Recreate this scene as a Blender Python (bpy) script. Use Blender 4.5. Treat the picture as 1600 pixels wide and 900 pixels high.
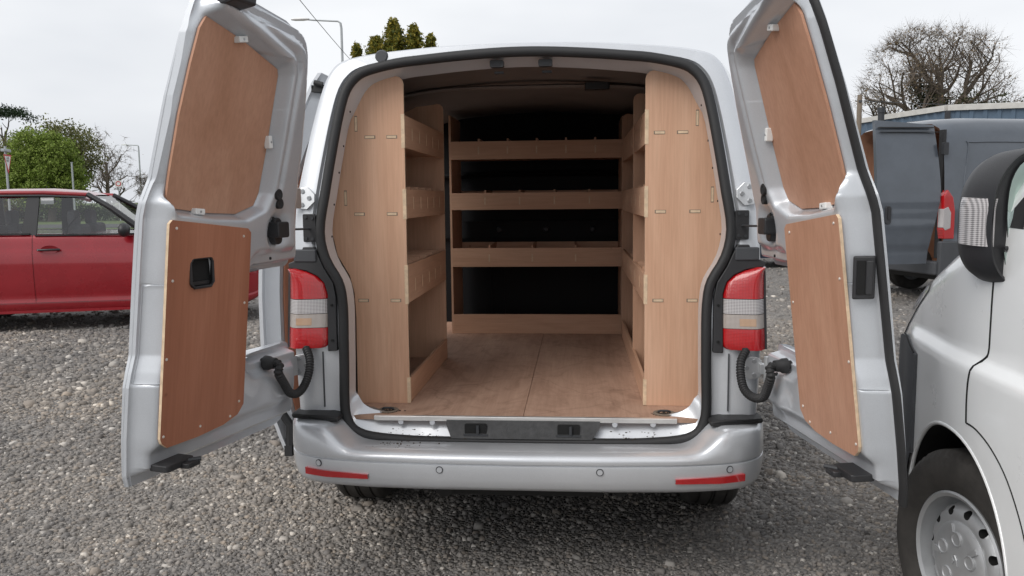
import bpy, bmesh, math, random
import numpy as np
from mathutils import Vector, Matrix
random.seed(7); RNG = np.random.default_rng(7)
R = math.radians
scene = bpy.context.scene
COL = scene.collection
for o in list(bpy.data.objects): bpy.data.objects.remove(o)

# ---------------------------------------------------------------- camera
YAW, PITCH, ROLL = R(4.631), R(6.268), R(-0.579)
cF = Vector((-math.sin(YAW)*math.cos(PITCH), math.cos(YAW)*math.cos(PITCH), -math.sin(PITCH)))
cR = Vector((math.cos(YAW), math.sin(YAW), 0)); cU = cR.cross(cF)
cR2 = cR*math.cos(ROLL) + cU*math.sin(ROLL); cU2 = -cR*math.sin(ROLL) + cU*math.cos(ROLL)
camd = bpy.data.cameras.new('camera'); cam = bpy.data.objects.new('camera', camd); COL.objects.link(cam)
camd.sensor_width = 36; camd.lens = 36*1279.5/1600; camd.clip_start = .05; camd.clip_end = 3000
mw = Matrix((cR2, cU2, -cF)).transposed().to_4x4(); mw.translation = (0.205, -2.916, 1.418)
cam.matrix_world = mw
scene.camera = cam
# ---------------------------------------------------------------- sky, sun, exposure
SUN_EL, SUN_AZ = R(44), R(222)          # azimuth measured clockwise from +Y
world = bpy.data.worlds.new('World'); scene.world = world; world.use_nodes = True
nt = world.node_tree; nt.nodes.clear()
out = nt.nodes.new('ShaderNodeOutputWorld'); bg = nt.nodes.new('ShaderNodeBackground')
sky = nt.nodes.new('ShaderNodeTexSky'); sky.sky_type = 'NISHITA'; sky.sun_disc = False
sky.sun_elevation = SUN_EL; sky.sun_rotation = SUN_AZ; sky.air_density = 1.0; sky.dust_density = 4.0
hs = nt.nodes.new('ShaderNodeHueSaturation'); hs.inputs['Saturation'].default_value = .25
nt.links.new(sky.outputs[0], hs.inputs['Color'])
# an even overcast layer over the clear sky
tc = nt.nodes.new('ShaderNodeTexCoord'); mp = nt.nodes.new('ShaderNodeMapping'); mp.inputs['Scale'].default_value = (1.2, 1.2, 3.5)
nt.links.new(tc.outputs['Generated'], mp.inputs['Vector'])
no = nt.nodes.new('ShaderNodeTexNoise'); no.inputs['Scale'].default_value = 1.6; no.inputs['Detail'].default_value = 4
nt.links.new(mp.outputs[0], no.inputs['Vector'])
cr = nt.nodes.new('ShaderNodeValToRGB'); cr.color_ramp.elements[0].position = .32; cr.color_ramp.elements[1].position = .68
cr.color_ramp.elements[0].color = (4.65, 4.85, 5.2, 1); cr.color_ramp.elements[1].color = (6.3, 6.42, 6.6, 1)
nt.links.new(no.outputs['Fac'], cr.inputs['Fac'])
mx = nt.nodes.new('ShaderNodeMix'); mx.data_type = 'RGBA'; mx.inputs['Factor'].default_value = .88
nt.links.new(hs.outputs[0], mx.inputs['A']); nt.links.new(cr.outputs[0], mx.inputs['B'])
nt.links.new(mx.outputs['Result'], bg.inputs['Color']); bg.inputs['Strength'].default_value = .12
nt.links.new(bg.outputs[0], out.inputs['Surface'])
sd = bpy.data.lights.new('sun', 'SUN'); sd.energy = 1.5; sd.angle = R(40); sd.color = (1, .97, .93)
sun = bpy.data.objects.new('sun', sd); COL.objects.link(sun)
sdir = Vector((math.sin(SUN_AZ)*math.cos(SUN_EL), math.cos(SUN_AZ)*math.cos(SUN_EL), math.sin(SUN_EL)))
sun.rotation_euler = sdir.to_track_quat('Z', 'Y').to_euler()
vs = scene.view_settings; vs.view_transform = 'Standard'; vs.look = 'None'; vs.exposure = .42; vs.gamma = 1
scene.render.engine = 'CYCLES'; scene.cycles.max_bounces = 12; scene.cycles.diffuse_bounces = 8

# ---------------------------------------------------------------- materials
MATS = {}
def newmat(name):
    m = bpy.data.materials.new(name); m.use_nodes = True
    n = m.node_tree.nodes; b = n['Principled BSDF']; MATS[name] = m
    return m, m.node_tree, n, b
def ND(t, kind, **kw):
    n = t.nodes.new(kind)
    for k, v in kw.items():
        if k in n.inputs: n.inputs[k].default_value = v
        else: setattr(n, k, v)
    return n
def coords(t, scale=(1,1,1), rot=(0,0,0), kind='Object'):
    a = t.nodes.new('ShaderNodeTexCoord'); m = t.nodes.new('ShaderNodeMapping')
    m.inputs['Scale'].default_value = scale; m.inputs['Rotation'].default_value = rot
    t.links.new(a.outputs[kind], m.inputs['Vector']); return m.outputs[0]
def ramp(t, fac, stops):
    r = t.nodes.new('ShaderNodeValToRGB'); e = r.color_ramp.elements
    while len(e) < len(stops): e.new(.5)
    for q, (p, c) in zip(e, stops): q.position = p; q.color = (*c, 1) if len(c) == 3 else c
    t.links.new(fac, r.inputs['Fac']); return r.outputs[0]
def bump(t, b, h, strength=.3, dist=.01):
    n = t.nodes.new('ShaderNodeBump'); n.inputs['Strength'].default_value = strength; n.inputs['Distance'].default_value = dist
    t.links.new(h, n.inputs['Height']); t.links.new(n.outputs[0], b.inputs['Normal'])
def plain(name, col, rough=.5, metal=0, coat=0, var=.12, scale=6, bmp=0, bscale=200, spec=.5):
    """a plain surface with slight mottled dirt and an uneven gloss"""
    m, t, n, b = newmat(name)
    v = coords(t); nz = ND(t, 'ShaderNodeTexNoise', Scale=scale, Detail=6, Roughness=.6); t.links.new(v, nz.inputs['Vector'])
    lo = tuple(c*(1-var) for c in col); hi = tuple(min(1, c*(1+var)) for c in col)
    t.links.new(ramp(t, nz.outputs['Fac'], [(.3, lo), (.7, hi)]), b.inputs['Base Color'])
    mr = ND(t, 'ShaderNodeMapRange'); mr.inputs['To Min'].default_value = max(.02, rough*.85); mr.inputs['To Max'].default_value = min(1, rough*1.2)
    t.links.new(nz.outputs['Fac'], mr.inputs['Value']); t.links.new(mr.outputs[0], b.inputs['Roughness'])
    b.inputs['Metallic'].default_value = metal; b.inputs['Coat Weight'].default_value = coat; b.inputs['Coat Roughness'].default_value = .06
    b.inputs['Specular IOR Level'].default_value = spec
    if bmp:
        n2 = ND(t, 'ShaderNodeTexNoise', Scale=bscale, Detail=2); t.links.new(v, n2.inputs['Vector']); bump(t, b, n2.outputs['Fac'], bmp, .002)
    return m
def plywood(name, a, bcol, c, grain=(0,0,1), rough=.55, scr=0.0):
    """rotary-cut veneer: long soft figure along the grain, fine pores, small knots"""
    m, t, n, b = newmat(name)
    sc = tuple(.9 if g else 7 for g in grain); sf = tuple(5 if g else 120 for g in grain)
    v = coords(t, sc); n1 = ND(t, 'ShaderNodeTexNoise', Scale=1.0, Detail=5, Roughness=.55, Distortion=.8); t.links.new(v, n1.inputs['Vector'])
    v2 = coords(t, sf); n2 = ND(t, 'ShaderNodeTexNoise', Scale=1.0, Detail=3, Roughness=.6); t.links.new(v2, n2.inputs['Vector'])
    base = ramp(t, n1.outputs['Fac'], [(.28, a), (.5, bcol), (.72, c)])
    fine = ramp(t, n2.outputs['Fac'], [(.3, (.86,.84,.82)), (.62, (1,1,1))])
    mu = ND(t, 'ShaderNodeMix', data_type='RGBA', blend_type='MULTIPLY'); mu.inputs['Factor'].default_value = .8
    t.links.new(base, mu.inputs['A']); t.links.new(fine, mu.inputs['B']); last = mu.outputs['Result']
    v3 = coords(t, (1,1,1)); vo = ND(t, 'ShaderNodeTexVoronoi', Scale=5.5); t.links.new(v3, vo.inputs['Vector'])
    kn = ramp(t, vo.outputs['Distance'], [(.018, (.5,.42,.36)), (.05, (1,1,1))])
    m2 = ND(t, 'ShaderNodeMix', data_type='RGBA', blend_type='MULTIPLY'); m2.inputs['Factor'].default_value = .7
    t.links.new(last, m2.inputs['A']); t.links.new(kn, m2.inputs['B']); last = m2.outputs['Result']
    if scr:
        wv = ND(t, 'ShaderNodeTexNoise', Scale=3.5, Detail=9, Roughness=.72, Distortion=1.4); t.links.new(coords(t, (1.5,1,1)), wv.inputs['Vector'])
        st = ramp(t, wv.outputs['Fac'], [(.30, (.42,.38,.36)), (.42, (.78,.75,.73)), (.5, (1,1,1)), (.60, (1.02,1.02,1.02)), (.75, (1.18,1.2,1.22))])
        m3 = ND(t, 'ShaderNodeMix', data_type='RGBA', blend_type='MULTIPLY'); m3.inputs['Factor'].default_value = scr
        t.links.new(last, m3.inputs['A']); t.links.new(st, m3.inputs['B']); last = m3.outputs['Result']
        v5 = ND(t, 'ShaderNodeTexVoronoi', Scale=2.6, feature='DISTANCE_TO_EDGE'); nn = ND(t, 'ShaderNodeTexNoise', Scale=2.2, Detail=4)
        t.links.new(coords(t), nn.inputs['Vector']); mxv = ND(t, 'ShaderNodeMix', data_type='RGBA'); mxv.inputs['Factor'].default_value = .35
        t.links.new(coords(t, (1,1,1)), mxv.inputs['A']); t.links.new(nn.outputs['Color'], mxv.inputs['B']); t.links.new(mxv.outputs['Result'], v5.inputs['Vector'])
        s2 = ramp(t, v5.outputs['Distance'], [(.004, (.35,.3,.28)), (.012, (1,1,1))])
        m4 = ND(t, 'ShaderNodeMix', data_type='RGBA', blend_type='MULTIPLY'); m4.inputs['Factor'].default_value = .22
        t.links.new(last, m4.inputs['A']); t.links.new(s2, m4.inputs['B']); last = m4.outputs['Result']
    t.links.new(last, b.inputs['Base Color']); b.inputs['Roughness'].default_value = rough; b.inputs['Specular IOR Level'].default_value = .35
    bump(t, b, n2.outputs['Fac'], .15, .001)
    return m
def glass(name, col=(.75,.85,.82), alpha=.35, rough=.02):
    m, t, n, b = newmat(name)
    b.inputs['Base Color'].default_value = (*col, 1); b.inputs['Roughness'].default_value = rough
    tr = t.nodes.new('ShaderNodeBsdfTransparent'); tr.inputs['Color'].default_value = (*col, 1)
    gl = t.nodes.new('ShaderNodeBsdfGlossy'); gl.inputs['Roughness'].default_value = rough
    fr = ND(t, 'ShaderNodeFresnel', IOR=1.9); mxs = t.nodes.new('ShaderNodeMixShader')
    t.links.new(fr.outputs[0], mxs.inputs[0]); t.links.new(tr.outputs[0], mxs.inputs[1]); t.links.new(gl.outputs[0], mxs.inputs[2])
    t.links.new(mxs.outputs[0], n['Material Output'].inputs['Surface']); return m
def lens(name, col, rough=.12, ribs=40, con=.40):
    """moulded lamp lens: colour in the plastic, fine prism ribs"""
    m, t, n, b = newmat(name)
    v = coords(t, (ribs,ribs,ribs)); ch = ND(t, 'ShaderNodeTexWave', Scale=1.0); ch.bands_direction = 'X'; t.links.new(v, ch.inputs['Vector'])
    c2 = ND(t, 'ShaderNodeTexWave', Scale=1.0); c2.bands_direction = 'Z'; t.links.new(v, c2.inputs['Vector'])
    ad = ND(t, 'ShaderNodeMath', operation='ADD'); t.links.new(ch.outputs['Fac'], ad.inputs[0]); t.links.new(c2.outputs['Fac'], ad.inputs[1])
    hv = ND(t, 'ShaderNodeMath', operation='MULTIPLY'); hv.inputs[1].default_value = .5; t.links.new(ad.outputs[0], hv.inputs[0])
    lo = tuple(c*con for c in col)
    t.links.new(ramp(t, hv.outputs[0], [(.2, lo), (.75, col)]), b.inputs['Base Color'])
    b.inputs['Roughness'].default_value = rough; b.inputs['Coat Weight'].default_value = 1; b.inputs['Coat Roughness'].default_value = .03
    bump(t, b, hv.outputs[0], .35, .002); return m
def paint(name, col, metal=.0, rough=.3, dirt=.1):
    m, t, n, b = newmat(name)
    nz = ND(t, 'ShaderNodeTexNoise', Scale=2.5, Detail=8, Roughness=.65); t.links.new(coords(t), nz.inputs['Vector'])
    fl = ND(t, 'ShaderNodeTexNoise', Scale=900, Detail=1); t.links.new(coords(t), fl.inputs['Vector'])
    base = ramp(t, nz.outputs['Fac'], [(.35, tuple(c*(1-dirt) for c in col)), (.65, col)])
    fk = ramp(t, fl.outputs['Fac'], [(.35, (.88,.88,.88)), (.65, (1,1,1))])
    mu = ND(t, 'ShaderNodeMix', data_type='RGBA', blend_type='MULTIPLY'); mu.inputs['Factor'].default_value = 1 if metal else .2
    t.links.new(base, mu.inputs['A']); t.links.new(fk, mu.inputs['B']); t.links.new(mu.outputs['Result'], b.inputs['Base Color'])
    mr = ND(t, 'ShaderNodeMapRange'); mr.inputs['To Min'].default_value = rough*.8; mr.inputs['To Max'].default_value = rough*1.3
    t.links.new(nz.outputs['Fac'], mr.inputs['Value']); t.links.new(mr.outputs[0], b.inputs['Roughness'])
    b.inputs['Metallic'].default_value = metal; b.inputs['Coat Weight'].default_value = .8; b.inputs['Coat Roughness'].default_value = .05
    return m
M = MATS
paint('silver_paint', (.66,.68,.71), .42, .34, .06)
paint('inner_silver', (.60,.625,.66), .34, .36, .09)
paint('white_paint', (.88,.89,.89), 0, .28, .04)
paint('red_paint', (.30,.005,.013), .12, .26, .15)
paint('blue_grey_paint', (.085,.100,.122), .2, .36, .2)
paint('navy_paint', (.03,.04,.07), .2, .35, .12)
plain('black_rubber', (.018,.018,.019), .62, bmp=.25, bscale=300)
plain('black_plastic', (.022,.022,.024), .45, bmp=.2, bscale=600)
plain('grey_plastic', (.055,.058,.064), .55, bmp=.3, bscale=500)
plain('dark_lining', (.030,.028,.028), .8)
plain('head_lining', (.20,.175,.16), .8)
plain('black_bulkhead', (.006,.006,.007), .6, spec=.2)
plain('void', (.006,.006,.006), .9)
plain('zinc', (.62,.63,.64), .35, metal=.8)
plain('steel', (.45,.46,.47), .4, metal=.9)
plain('aluminium', (.78,.77,.75), .3, metal=.7)
plain('dirty_black', (.03,.03,.031), .5, var=.5, scale=30, bmp=.4, bscale=150)
plain('white_plastic', (.78,.78,.76), .4)
plain('underbody', (.02,.019,.018), .85, var=.3)
plain('tyre_rubber', (.048,.044,.040), .82, var=.45, scale=9, bmp=.3, bscale=250)
plain('rim_silver', (.46,.47,.48), .42, metal=.45, coat=.3)
plain('lamp_post_grey', (.36,.38,.39), .5, metal=.3)
plain('old_timber', (.19,.155,.12), .85, scale=12)
plain('dark_steel', (.03,.032,.036), .6)
plain('sign_white', (.75,.75,.74), .5, var=.04)
plain('sign_red', (.50,.02,.025), .5, var=.06)
plain('sign_black', (.02,.02,.02), .5)
plain('seat_cloth', (.11,.11,.12), .9)
plain('screw_head', (.72,.68,.62), .4, metal=.4)
plain('cladding_blue', (.075,.115,.165), .55, var=.1)
plain('roof_trim', (.52,.51,.48), .6)
plain('cream_wall', (.60,.57,.48), .75)
plain('bark', (.085,.068,.052), .9, scale=3, var=.3)
plain('pale_bark', (.115,.092,.073), .9, scale=3, var=.3)
plain('soil', (.055,.042,.03), .95, var=.4, scale=60)
plywood('rack_ply_v', (.56,.325,.21), (.63,.385,.258), (.69,.445,.31), (0,0,1))
plywood('rack_ply_y', (.56,.325,.21), (.62,.375,.25), (.68,.435,.30), (0,1,0))
plywood('rack_ply_x', (.56,.325,.21), (.62,.375,.25), (.68,.435,.30), (1,0,0))
plywood('red_ply', (.33,.130,.074), (.39,.16,.093), (.45,.195,.118), (0,1,1), .5)
plywood('door_ply', (.44,.23,.145), (.50,.27,.178), (.56,.32,.215), (0,0,1), .5)
plywood('floor_ply', (.40,.25,.18), (.46,.295,.215), (.53,.35,.26), (0,1,0), .6, scr=.55)
plywood('side_ply', (.26,.125,.075), (.31,.155,.095), (.36,.19,.12), (0,0,1), .6)
plain('pale_edge', (.66,.50,.34), .7, var=.2, scale=40)
lens('red_lens', (.50,.008,.012), .1, 62, .62); lens('clear_lens', (.58,.55,.55), .08, 60, .3); lens('amber_lens', (.50,.44,.40), .1, 75, .45); lens('orange_lens', (.56,.36,.23), .1, 75, .6)
lens('smooth_red', (.56,.012,.016), .15, 90)
glass('car_glass', (.96,.98,.97)); glass('dark_glass', (.25,.32,.30))
m_, t_, n_, b_ = newmat('mirror_glass'); b_.inputs['Base Color'].default_value = (.42,.50,.47,1); b_.inputs['Metallic'].default_value = 1; b_.inputs['Roughness'].default_value = .03
# leaves: island-to-island colour differences
def leafmat(name, cols, rough=.6, trans=.25):
    m, t, n, b = newmat(name)
    g = t.nodes.new('ShaderNodeNewGeometry')
    k = len(cols); t.links.new(ramp(t, g.outputs['Random Per Island'], [(i/(k-1) if k > 1 else 0, c) for i, c in enumerate(cols)]), b.inputs['Base Color'])
    b.inputs['Roughness'].default_value = rough; b.inputs['Specular IOR Level'].default_value = .25
    tl = t.nodes.new('ShaderNodeBsdfTranslucent'); t.links.new(b.inputs['Base Color'].links[0].from_socket, tl.inputs['Color'])
    ms = t.nodes.new('ShaderNodeMixShader'); ms.inputs[0].default_value = trans
    t.links.new(b.outputs[0], ms.inputs[1]); t.links.new(tl.outputs[0], ms.inputs[2]); t.links.new(ms.outputs[0], n['Material Output'].inputs['Surface'])
    return m
leafmat('spring_leaves', [(.10,.15,.025), (.17,.24,.04), (.24,.33,.06), (.27,.33,.085), (.14,.18,.045)])
leafmat('olive_leaves', [(.08,.095,.03), (.14,.145,.05), (.19,.18,.075)])
leafmat('ivy_leaves', [(.016,.026,.010), (.035,.045,.017), (.06,.06,.025)])
leafmat('bud_leaves', [(.17,.115,.06), (.25,.17,.09), (.19,.155,.075)])
leafmat('pine_needles', [(.014,.03,.014), (.03,.05,.022)])
leafmat('gold_needles', [(.08,.10,.02), (.16,.165,.028), (.32,.25,.035), (.06,.085,.025)])
leafmat('hedge_leaves', [(.03,.06,.015), (.06,.10,.025), (.08,.11,.04)])
leafmat('grass_blades', [(.05,.10,.02), (.09,.15,.03), (.13,.15,.05)])
leafmat('stone_chips', [(.13,.123,.118), (.21,.20,.19), (.165,.158,.155), (.28,.265,.25), (.14,.136,.135), (.225,.216,.207), (.26,.232,.205), (.19,.182,.176), (.52,.50,.47)], .85, 0)

# stones: dusty and cleaner patches across the yard
t = M['stone_chips'].node_tree; b = t.nodes['Principled BSDF']; src = b.inputs['Base Color'].links[0].from_socket
na = ND(t, 'ShaderNodeTexNoise', Scale=.7, Detail=5, Roughness=.6); t.links.new(coords(t), na.inputs['Vector'])
mu = ND(t, 'ShaderNodeMix', data_type='RGBA', blend_type='MULTIPLY'); mu.inputs['Factor'].default_value = 1
t.links.new(src, mu.inputs['A']); t.links.new(ramp(t, na.outputs['Fac'], [(.32, (.62,.62,.63)), (.5, (1.03,1.0,.97)), (.66, (1.42,1.32,1.2))]), mu.inputs['B'])
t.links.new(mu.outputs['Result'], b.inputs['Base Color'])

# ---------------------------------------------------------------- mesh helpers
def tag(o, label, cat=None, group=None):
    o['label'] = label
    if cat: o['category'] = cat
    if group: o['group'] = group
    return o
BASE = {}
def thing(name, label, cat, loc=(0,0,0), rz=0, group=None):
    o = bpy.data.objects.new(name, None); COL.objects.link(o); o.empty_display_size = .2
    o.location = loc; o.rotation_euler = (0,0,rz); BASE[o.name] = Vector(loc) if rz == 0 else Vector((0,0,0))
    tag(o, label, cat, group); return o
def sstep(x): x = max(0., min(1., x)); return x*x*(3-2*x)
class MB:
    def __init__(s): s.v = []; s.f = []; s.m = []
    def add(s, vs, fs, mi=0):
        k = len(s.v); s.v += [tuple(p) for p in vs]; s.f += [tuple(i+k for i in f) for f in fs]; s.m += [mi]*len(fs); return s
    def box(s, a, b, mi=0, xf=None):
        (x0,y0,z0),(x1,y1,z1) = a, b
        vs = [(x0,y0,z0),(x1,y0,z0),(x1,y1,z0),(x0,y1,z0),(x0,y0,z1),(x1,y0,z1),(x1,y1,z1),(x0,y1,z1)]
        if xf: vs = [xf(Vector(p)) for p in vs]
        return s.add(vs, [(0,3,2,1),(4,5,6,7),(0,1,5,4),(1,2,6,5),(2,3,7,6),(3,0,4,7)], mi)
    def rbox(s, c, d, r=.01, axis='y', mi=0, n=3):
        """box with rounded corners in the plane normal to axis"""
        ax = 'xyz'.index(axis); i, j = [k for k in range(3) if k != ax]
        a, b = d[i]/2, d[j]/2; pts = []
        for sx, sy, a0 in ((1,1,0),(-1,1,90),(-1,-1,180),(1,-1,270)):
            for k in range(n+1):
                t = R(a0+90*k/n); pts.append((sx*(a-r)+r*math.cos(t), sy*(b-r)+r*math.sin(t)))
        def mp(u, v, w):
            q = [0,0,0]; q[i] = c[i]+u; q[j] = c[j]+v; q[ax] = c[ax]+w; return tuple(q)
        return s.prism(pts, lambda u, v, w: mp(u, v, w), -d[ax]/2, d[ax]/2, mi)
    def prism(s, pts, mp, w0, w1, mi=0, mi_side=None):
        n = len(pts); vs = [mp(u, v, w0) for u, v in pts]+[mp(u, v, w1) for u, v in pts]
        k = len(s.v); s.v += vs
        s.f += [tuple(k+i for i in range(n))[::-1], tuple(k+n+i for i in range(n))]; s.m += [mi, mi]
        for i in range(n):
            j = (i+1) % n; s.f.append((k+i, k+j, k+n+j, k+n+i)); s.m.append(mi if mi_side is None else mi_side)
        return s
    def tube(s, path, r, seg=8, cap=True, mi=0, closed=False, flat=None):
        P = [Vector(p) for p in path]; n = len(P); rs = r if isinstance(r, (list, tuple)) else [r]*n
        k = len(s.v); up = None
        for i in range(n):
            a = P[(i-1) % n] if (closed or i) else P[0]; b = P[(i+1) % n] if (closed or i < n-1) else P[-1]
            t = (b-a); t = t.normalized() if t.length > 1e-9 else Vector((0,0,1))
            if up is None:
                up = Vector((0,0,1)) if abs(t.z) < .9 else Vector((0,1,0))
            x = up.cross(t).normalized(); up = t.cross(x).normalized()
            for q in range(seg):
                an = 2*math.pi*q/seg; fl = flat or 1
                s.v.append(tuple(P[i]+x*(rs[i]*math.cos(an))+up*(rs[i]*fl*math.sin(an))))
        m = n if closed else n-1
        for i in range(m):
            for q in range(seg):
                a = k+i*seg+q; b = k+i*seg+(q+1) % seg; c = k+((i+1) % n)*seg+(q+1) % seg; d = k+((i+1) % n)*seg+q
                s.f.append((a,b,c,d)); s.m.append(mi)
        if cap and not closed:
            s.f.append(tuple(k+q for q in range(seg))[::-1]); s.f.append(tuple(k+(n-1)*seg+q for q in range(seg))); s.m += [mi, mi]
        return s
    def grid(s, rows, mi=0, wrap=False, skip=None):
        k = len(s.v); nr = len(rows); nc = len(rows[0])
        for r_ in rows: s.v += [tuple(p) for p in r_]
        for i in range(nr-1):
            for j in range(nc if wrap else nc-1):
                j2 = (j+1) % nc
                if skip and skip(i, j): continue
                s.f.append((k+i*nc+j, k+i*nc+j2, k+(i+1)*nc+j2, k+(i+1)*nc+j)); s.m.append(mi)
        return s
    def lathe(s, prof, axis='x', c=(0,0,0), seg=48, mi=0, mod=None):
        """prof: (axial, radius)"""
        rows = []
        for i, (a, r) in enumerate(prof):
            row = []
            for q in range(seg):
                t = 2*math.pi*q/seg; rr = r+(mod(i, t) if mod else 0)
                p = {'x': (a, rr*math.cos(t), rr*math.sin(t)), 'y': (rr*math.cos(t), a, rr*math.sin(t)), 'z': (rr*math.cos(t), rr*math.sin(t), a)}[axis]
                row.append((p[0]+c[0], p[1]+c[1], p[2]+c[2]))
            rows.append(row)
        return s.grid(rows, mi, wrap=True)
    def disc(s, c, r, axis='y', h=.004, seg=16, mi=0):
        return s.lathe([(-h/2, 0.0001), (-h/2, r), (h/2, r), (h/2, .0001)], axis, c, seg, mi)
    def build(s, name, mats, parent=None, smooth=False, world=True, fix=True, bevel=0, auto=None):
        me = bpy.data.meshes.new(name)
        off = BASE.get(parent.name, Vector((0,0,0))) if (parent and world) else Vector((0,0,0))
        vs = [(p[0]-off.x, p[1]-off.y, p[2]-off.z) for p in s.v] if off.length else s.v
        me.from_pydata(vs, [], s.f)
        for m in (mats if isinstance(mats, (list, tuple)) else [mats]): me.materials.append(M[m])
        if max(s.m, default=0): me.polygons.foreach_set('material_index', s.m)
        if fix:
            bm = bmesh.new(); bm.from_mesh(me); bmesh.ops.recalc_face_normals(bm, faces=bm.faces); bm.to_mesh(me); bm.free()
        o = bpy.data.objects.new(name, me); COL.objects.link(o)
        if parent: o.parent = parent; BASE[o.name] = off
        if bevel:
            b = o.modifiers.new('bevel', 'BEVEL'); b.width = bevel; b.segments = 2; b.limit_method = 'ANGLE'; b.angle_limit = R(40)
        if smooth or auto:
            me.polygons.foreach_set('use_smooth', [True]*len(me.polygons))
            try: me.set_sharp_from_angle(angle=R(auto or 40))
            except Exception: pass
        return o
def obj_np(name, v, faces, mat, parent=None, nper=3):
    """fast mesh from arrays"""
    me = bpy.data.meshes.new(name); nv, nf = len(v), len(faces)
    me.vertices.add(nv); me.vertices.foreach_set('co', np.asarray(v, np.float32).ravel())
    me.loops.add(nf*nper); me.loops.foreach_set('vertex_index', np.asarray(faces, np.int32).ravel())
    me.polygons.add(nf); me.polygons.foreach_set('loop_start', np.arange(0, nf*nper, nper, dtype=np.int32))
    try: me.polygons.foreach_set('loop_total', np.full(nf, nper, np.int32))
    except Exception: pass
    me.update(calc_edges=True); me.materials.append(M[mat])
    o = bpy.data.objects.new(name, me); COL.objects.link(o)
    if parent: o.parent = parent
    return o
def boolean(o, cutters):
    """cut openings, then drop the cutters"""
    for c in cutters:
        md = o.modifiers.new('cut', 'BOOLEAN'); md.object = c; md.operation = 'DIFFERENCE'; md.solver = 'EXACT'; md.material_mode = 'TRANSFER'
    dg = bpy.context.evaluated_depsgraph_get(); me = bpy.data.meshes.new_from_object(o.evaluated_get(dg))
    o.modifiers.clear(); o.data = me
    for c in cutters: bpy.data.objects.remove(c)
    me.polygons.foreach_set('use_smooth', [True]*len(me.polygons))
    try: me.set_sharp_from_angle(angle=R(38))
    except Exception: pass
def cmr(pts, k=3, closed=False):
    """Catmull-Rom refinement of a polyline"""
    P = [np.array(p, float) for p in pts]; n = len(P); out_ = []
    for i in range(n if closed else n-1):
        p0 = P[(i-1) % n] if (closed or i) else P[0]; p1 = P[i]; p2 = P[(i+1) % n]; p3 = P[(i+2) % n] if (closed or i+2 < n) else P[-1]
        for q in range(k):
            t = q/k
            out_.append(tuple(.5*(2*p1+(p2-p0)*t+(2*p0-5*p1+4*p2-p3)*t*t+(3*p1-p0-3*p2+p3)*t**3)))
    if not closed: out_.append(tuple(P[-1]))
    return out_
def interp(x, xs, ys): return float(np.interp(x, xs, ys))
def text_mesh(name, body, size, mat, parent, mtx):
    cu = bpy.data.curves.new(name, 'FONT'); cu.body = body; cu.size = size; cu.align_x = 'CENTER'; cu.align_y = 'CENTER'; cu.extrude = .001
    t = bpy.data.objects.new(name, cu); COL.objects.link(t); dg = bpy.context.evaluated_depsgraph_get()
    me = bpy.data.meshes.new_from_object(t.evaluated_get(dg)); bpy.data.objects.remove(t)
    me.transform(mtx); me.materials.clear(); me.materials.append(M[mat])
    o = bpy.data.objects.new(name, me); COL.objects.link(o); o.parent = parent; return o

# ================================================================ ground
m, t, n, b = newmat('gravel_bed')
v0 = coords(t)
na = ND(t, 'ShaderNodeTexNoise', Scale=.55, Detail=7, Roughness=.6); t.links.new(v0, na.inputs['Vector'])
va = ND(t, 'ShaderNodeTexVoronoi', Scale=55); t.links.new(v0, va.inputs['Vector'])
vb = ND(t, 'ShaderNodeTexVoronoi', Scale=19); t.links.new(v0, vb.inputs['Vector'])
c1 = ramp(t, va.outputs['Color'], [(.05, (.095,.09,.086)), (.5, (.18,.17,.162)), (.8, (.26,.247,.233)), (.95, (.43,.41,.38))])
c2 = ramp(t, vb.outputs['Color'], [(.1, (.15,.143,.136)), (.6, (.24,.228,.216)), (.9, (.34,.325,.305))])
mm = ND(t, 'ShaderNodeMix', data_type='RGBA'); mm.inputs['Factor'].default_value = .4; t.links.new(c1, mm.inputs['A']); t.links.new(c2, mm.inputs['B'])
pt = ramp(t, na.outputs['Fac'], [(.3, (.72,.72,.72)), (.5, (1,.98,.96)), (.7, (1.3,1.22,1.12))])
mu = ND(t, 'ShaderNodeMix', data_type='RGBA', blend_type='MULTIPLY'); mu.inputs['Factor'].default_value = 1
t.links.new(mm.outputs['Result'], mu.inputs['A']); t.links.new(pt, mu.inputs['B']); t.links.new(mu.outputs['Result'], b.inputs['Base Color'])
b.inputs['Roughness'].default_value = .9
ih = ND(t, 'ShaderNodeMath', operation='ADD'); t.links.new(va.outputs['Distance'], ih.inputs[0]); t.links.new(vb.outputs['Distance'], ih.inputs[1])
iv = ND(t, 'ShaderNodeMath', operation='MULTIPLY'); iv.inputs[1].default_value = -1; t.links.new(ih.outputs[0], iv.inputs[0]); bump(t, b, iv.outputs[0], .9, .02)
g = MB().grid([[(x, y, 0) for x in (-900, 900)] for y in (-300, 1500)]).build('ground', 'gravel_bed'); g['kind'] = 'structure'
m, t, n, b = newmat('turf')
v0 = coords(t); na = ND(t, 'ShaderNodeTexNoise', Scale=3, Detail=8); t.links.new(v0, na.inputs['Vector'])
t.links.new(ramp(t, na.outputs['Fac'], [(.3, (.05,.085,.02)), (.6, (.085,.12,.03)), (.8, (.12,.13,.05))]), b.inputs['Base Color']); b.inputs['Roughness'].default_value = .95
g = MB().grid([[(-900, 28+y*1, .03), (-8, 34+y, .03), (60, 50+y, .03), (900, 60+y, .03)] for y in (0, 1000)]).build('grass_verge', 'turf'); g['kind'] = 'structure'
plain('tarmac', (.05,.05,.052), .85, scale=30)
g = MB().grid([[(-300, 36+y, .05), (-8, 40+y, .05), (60, 62+y, .05), (300, 70+y, .05)] for y in (0, 7)]).build('road', 'tarmac'); g['kind'] = 'structure'

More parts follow.
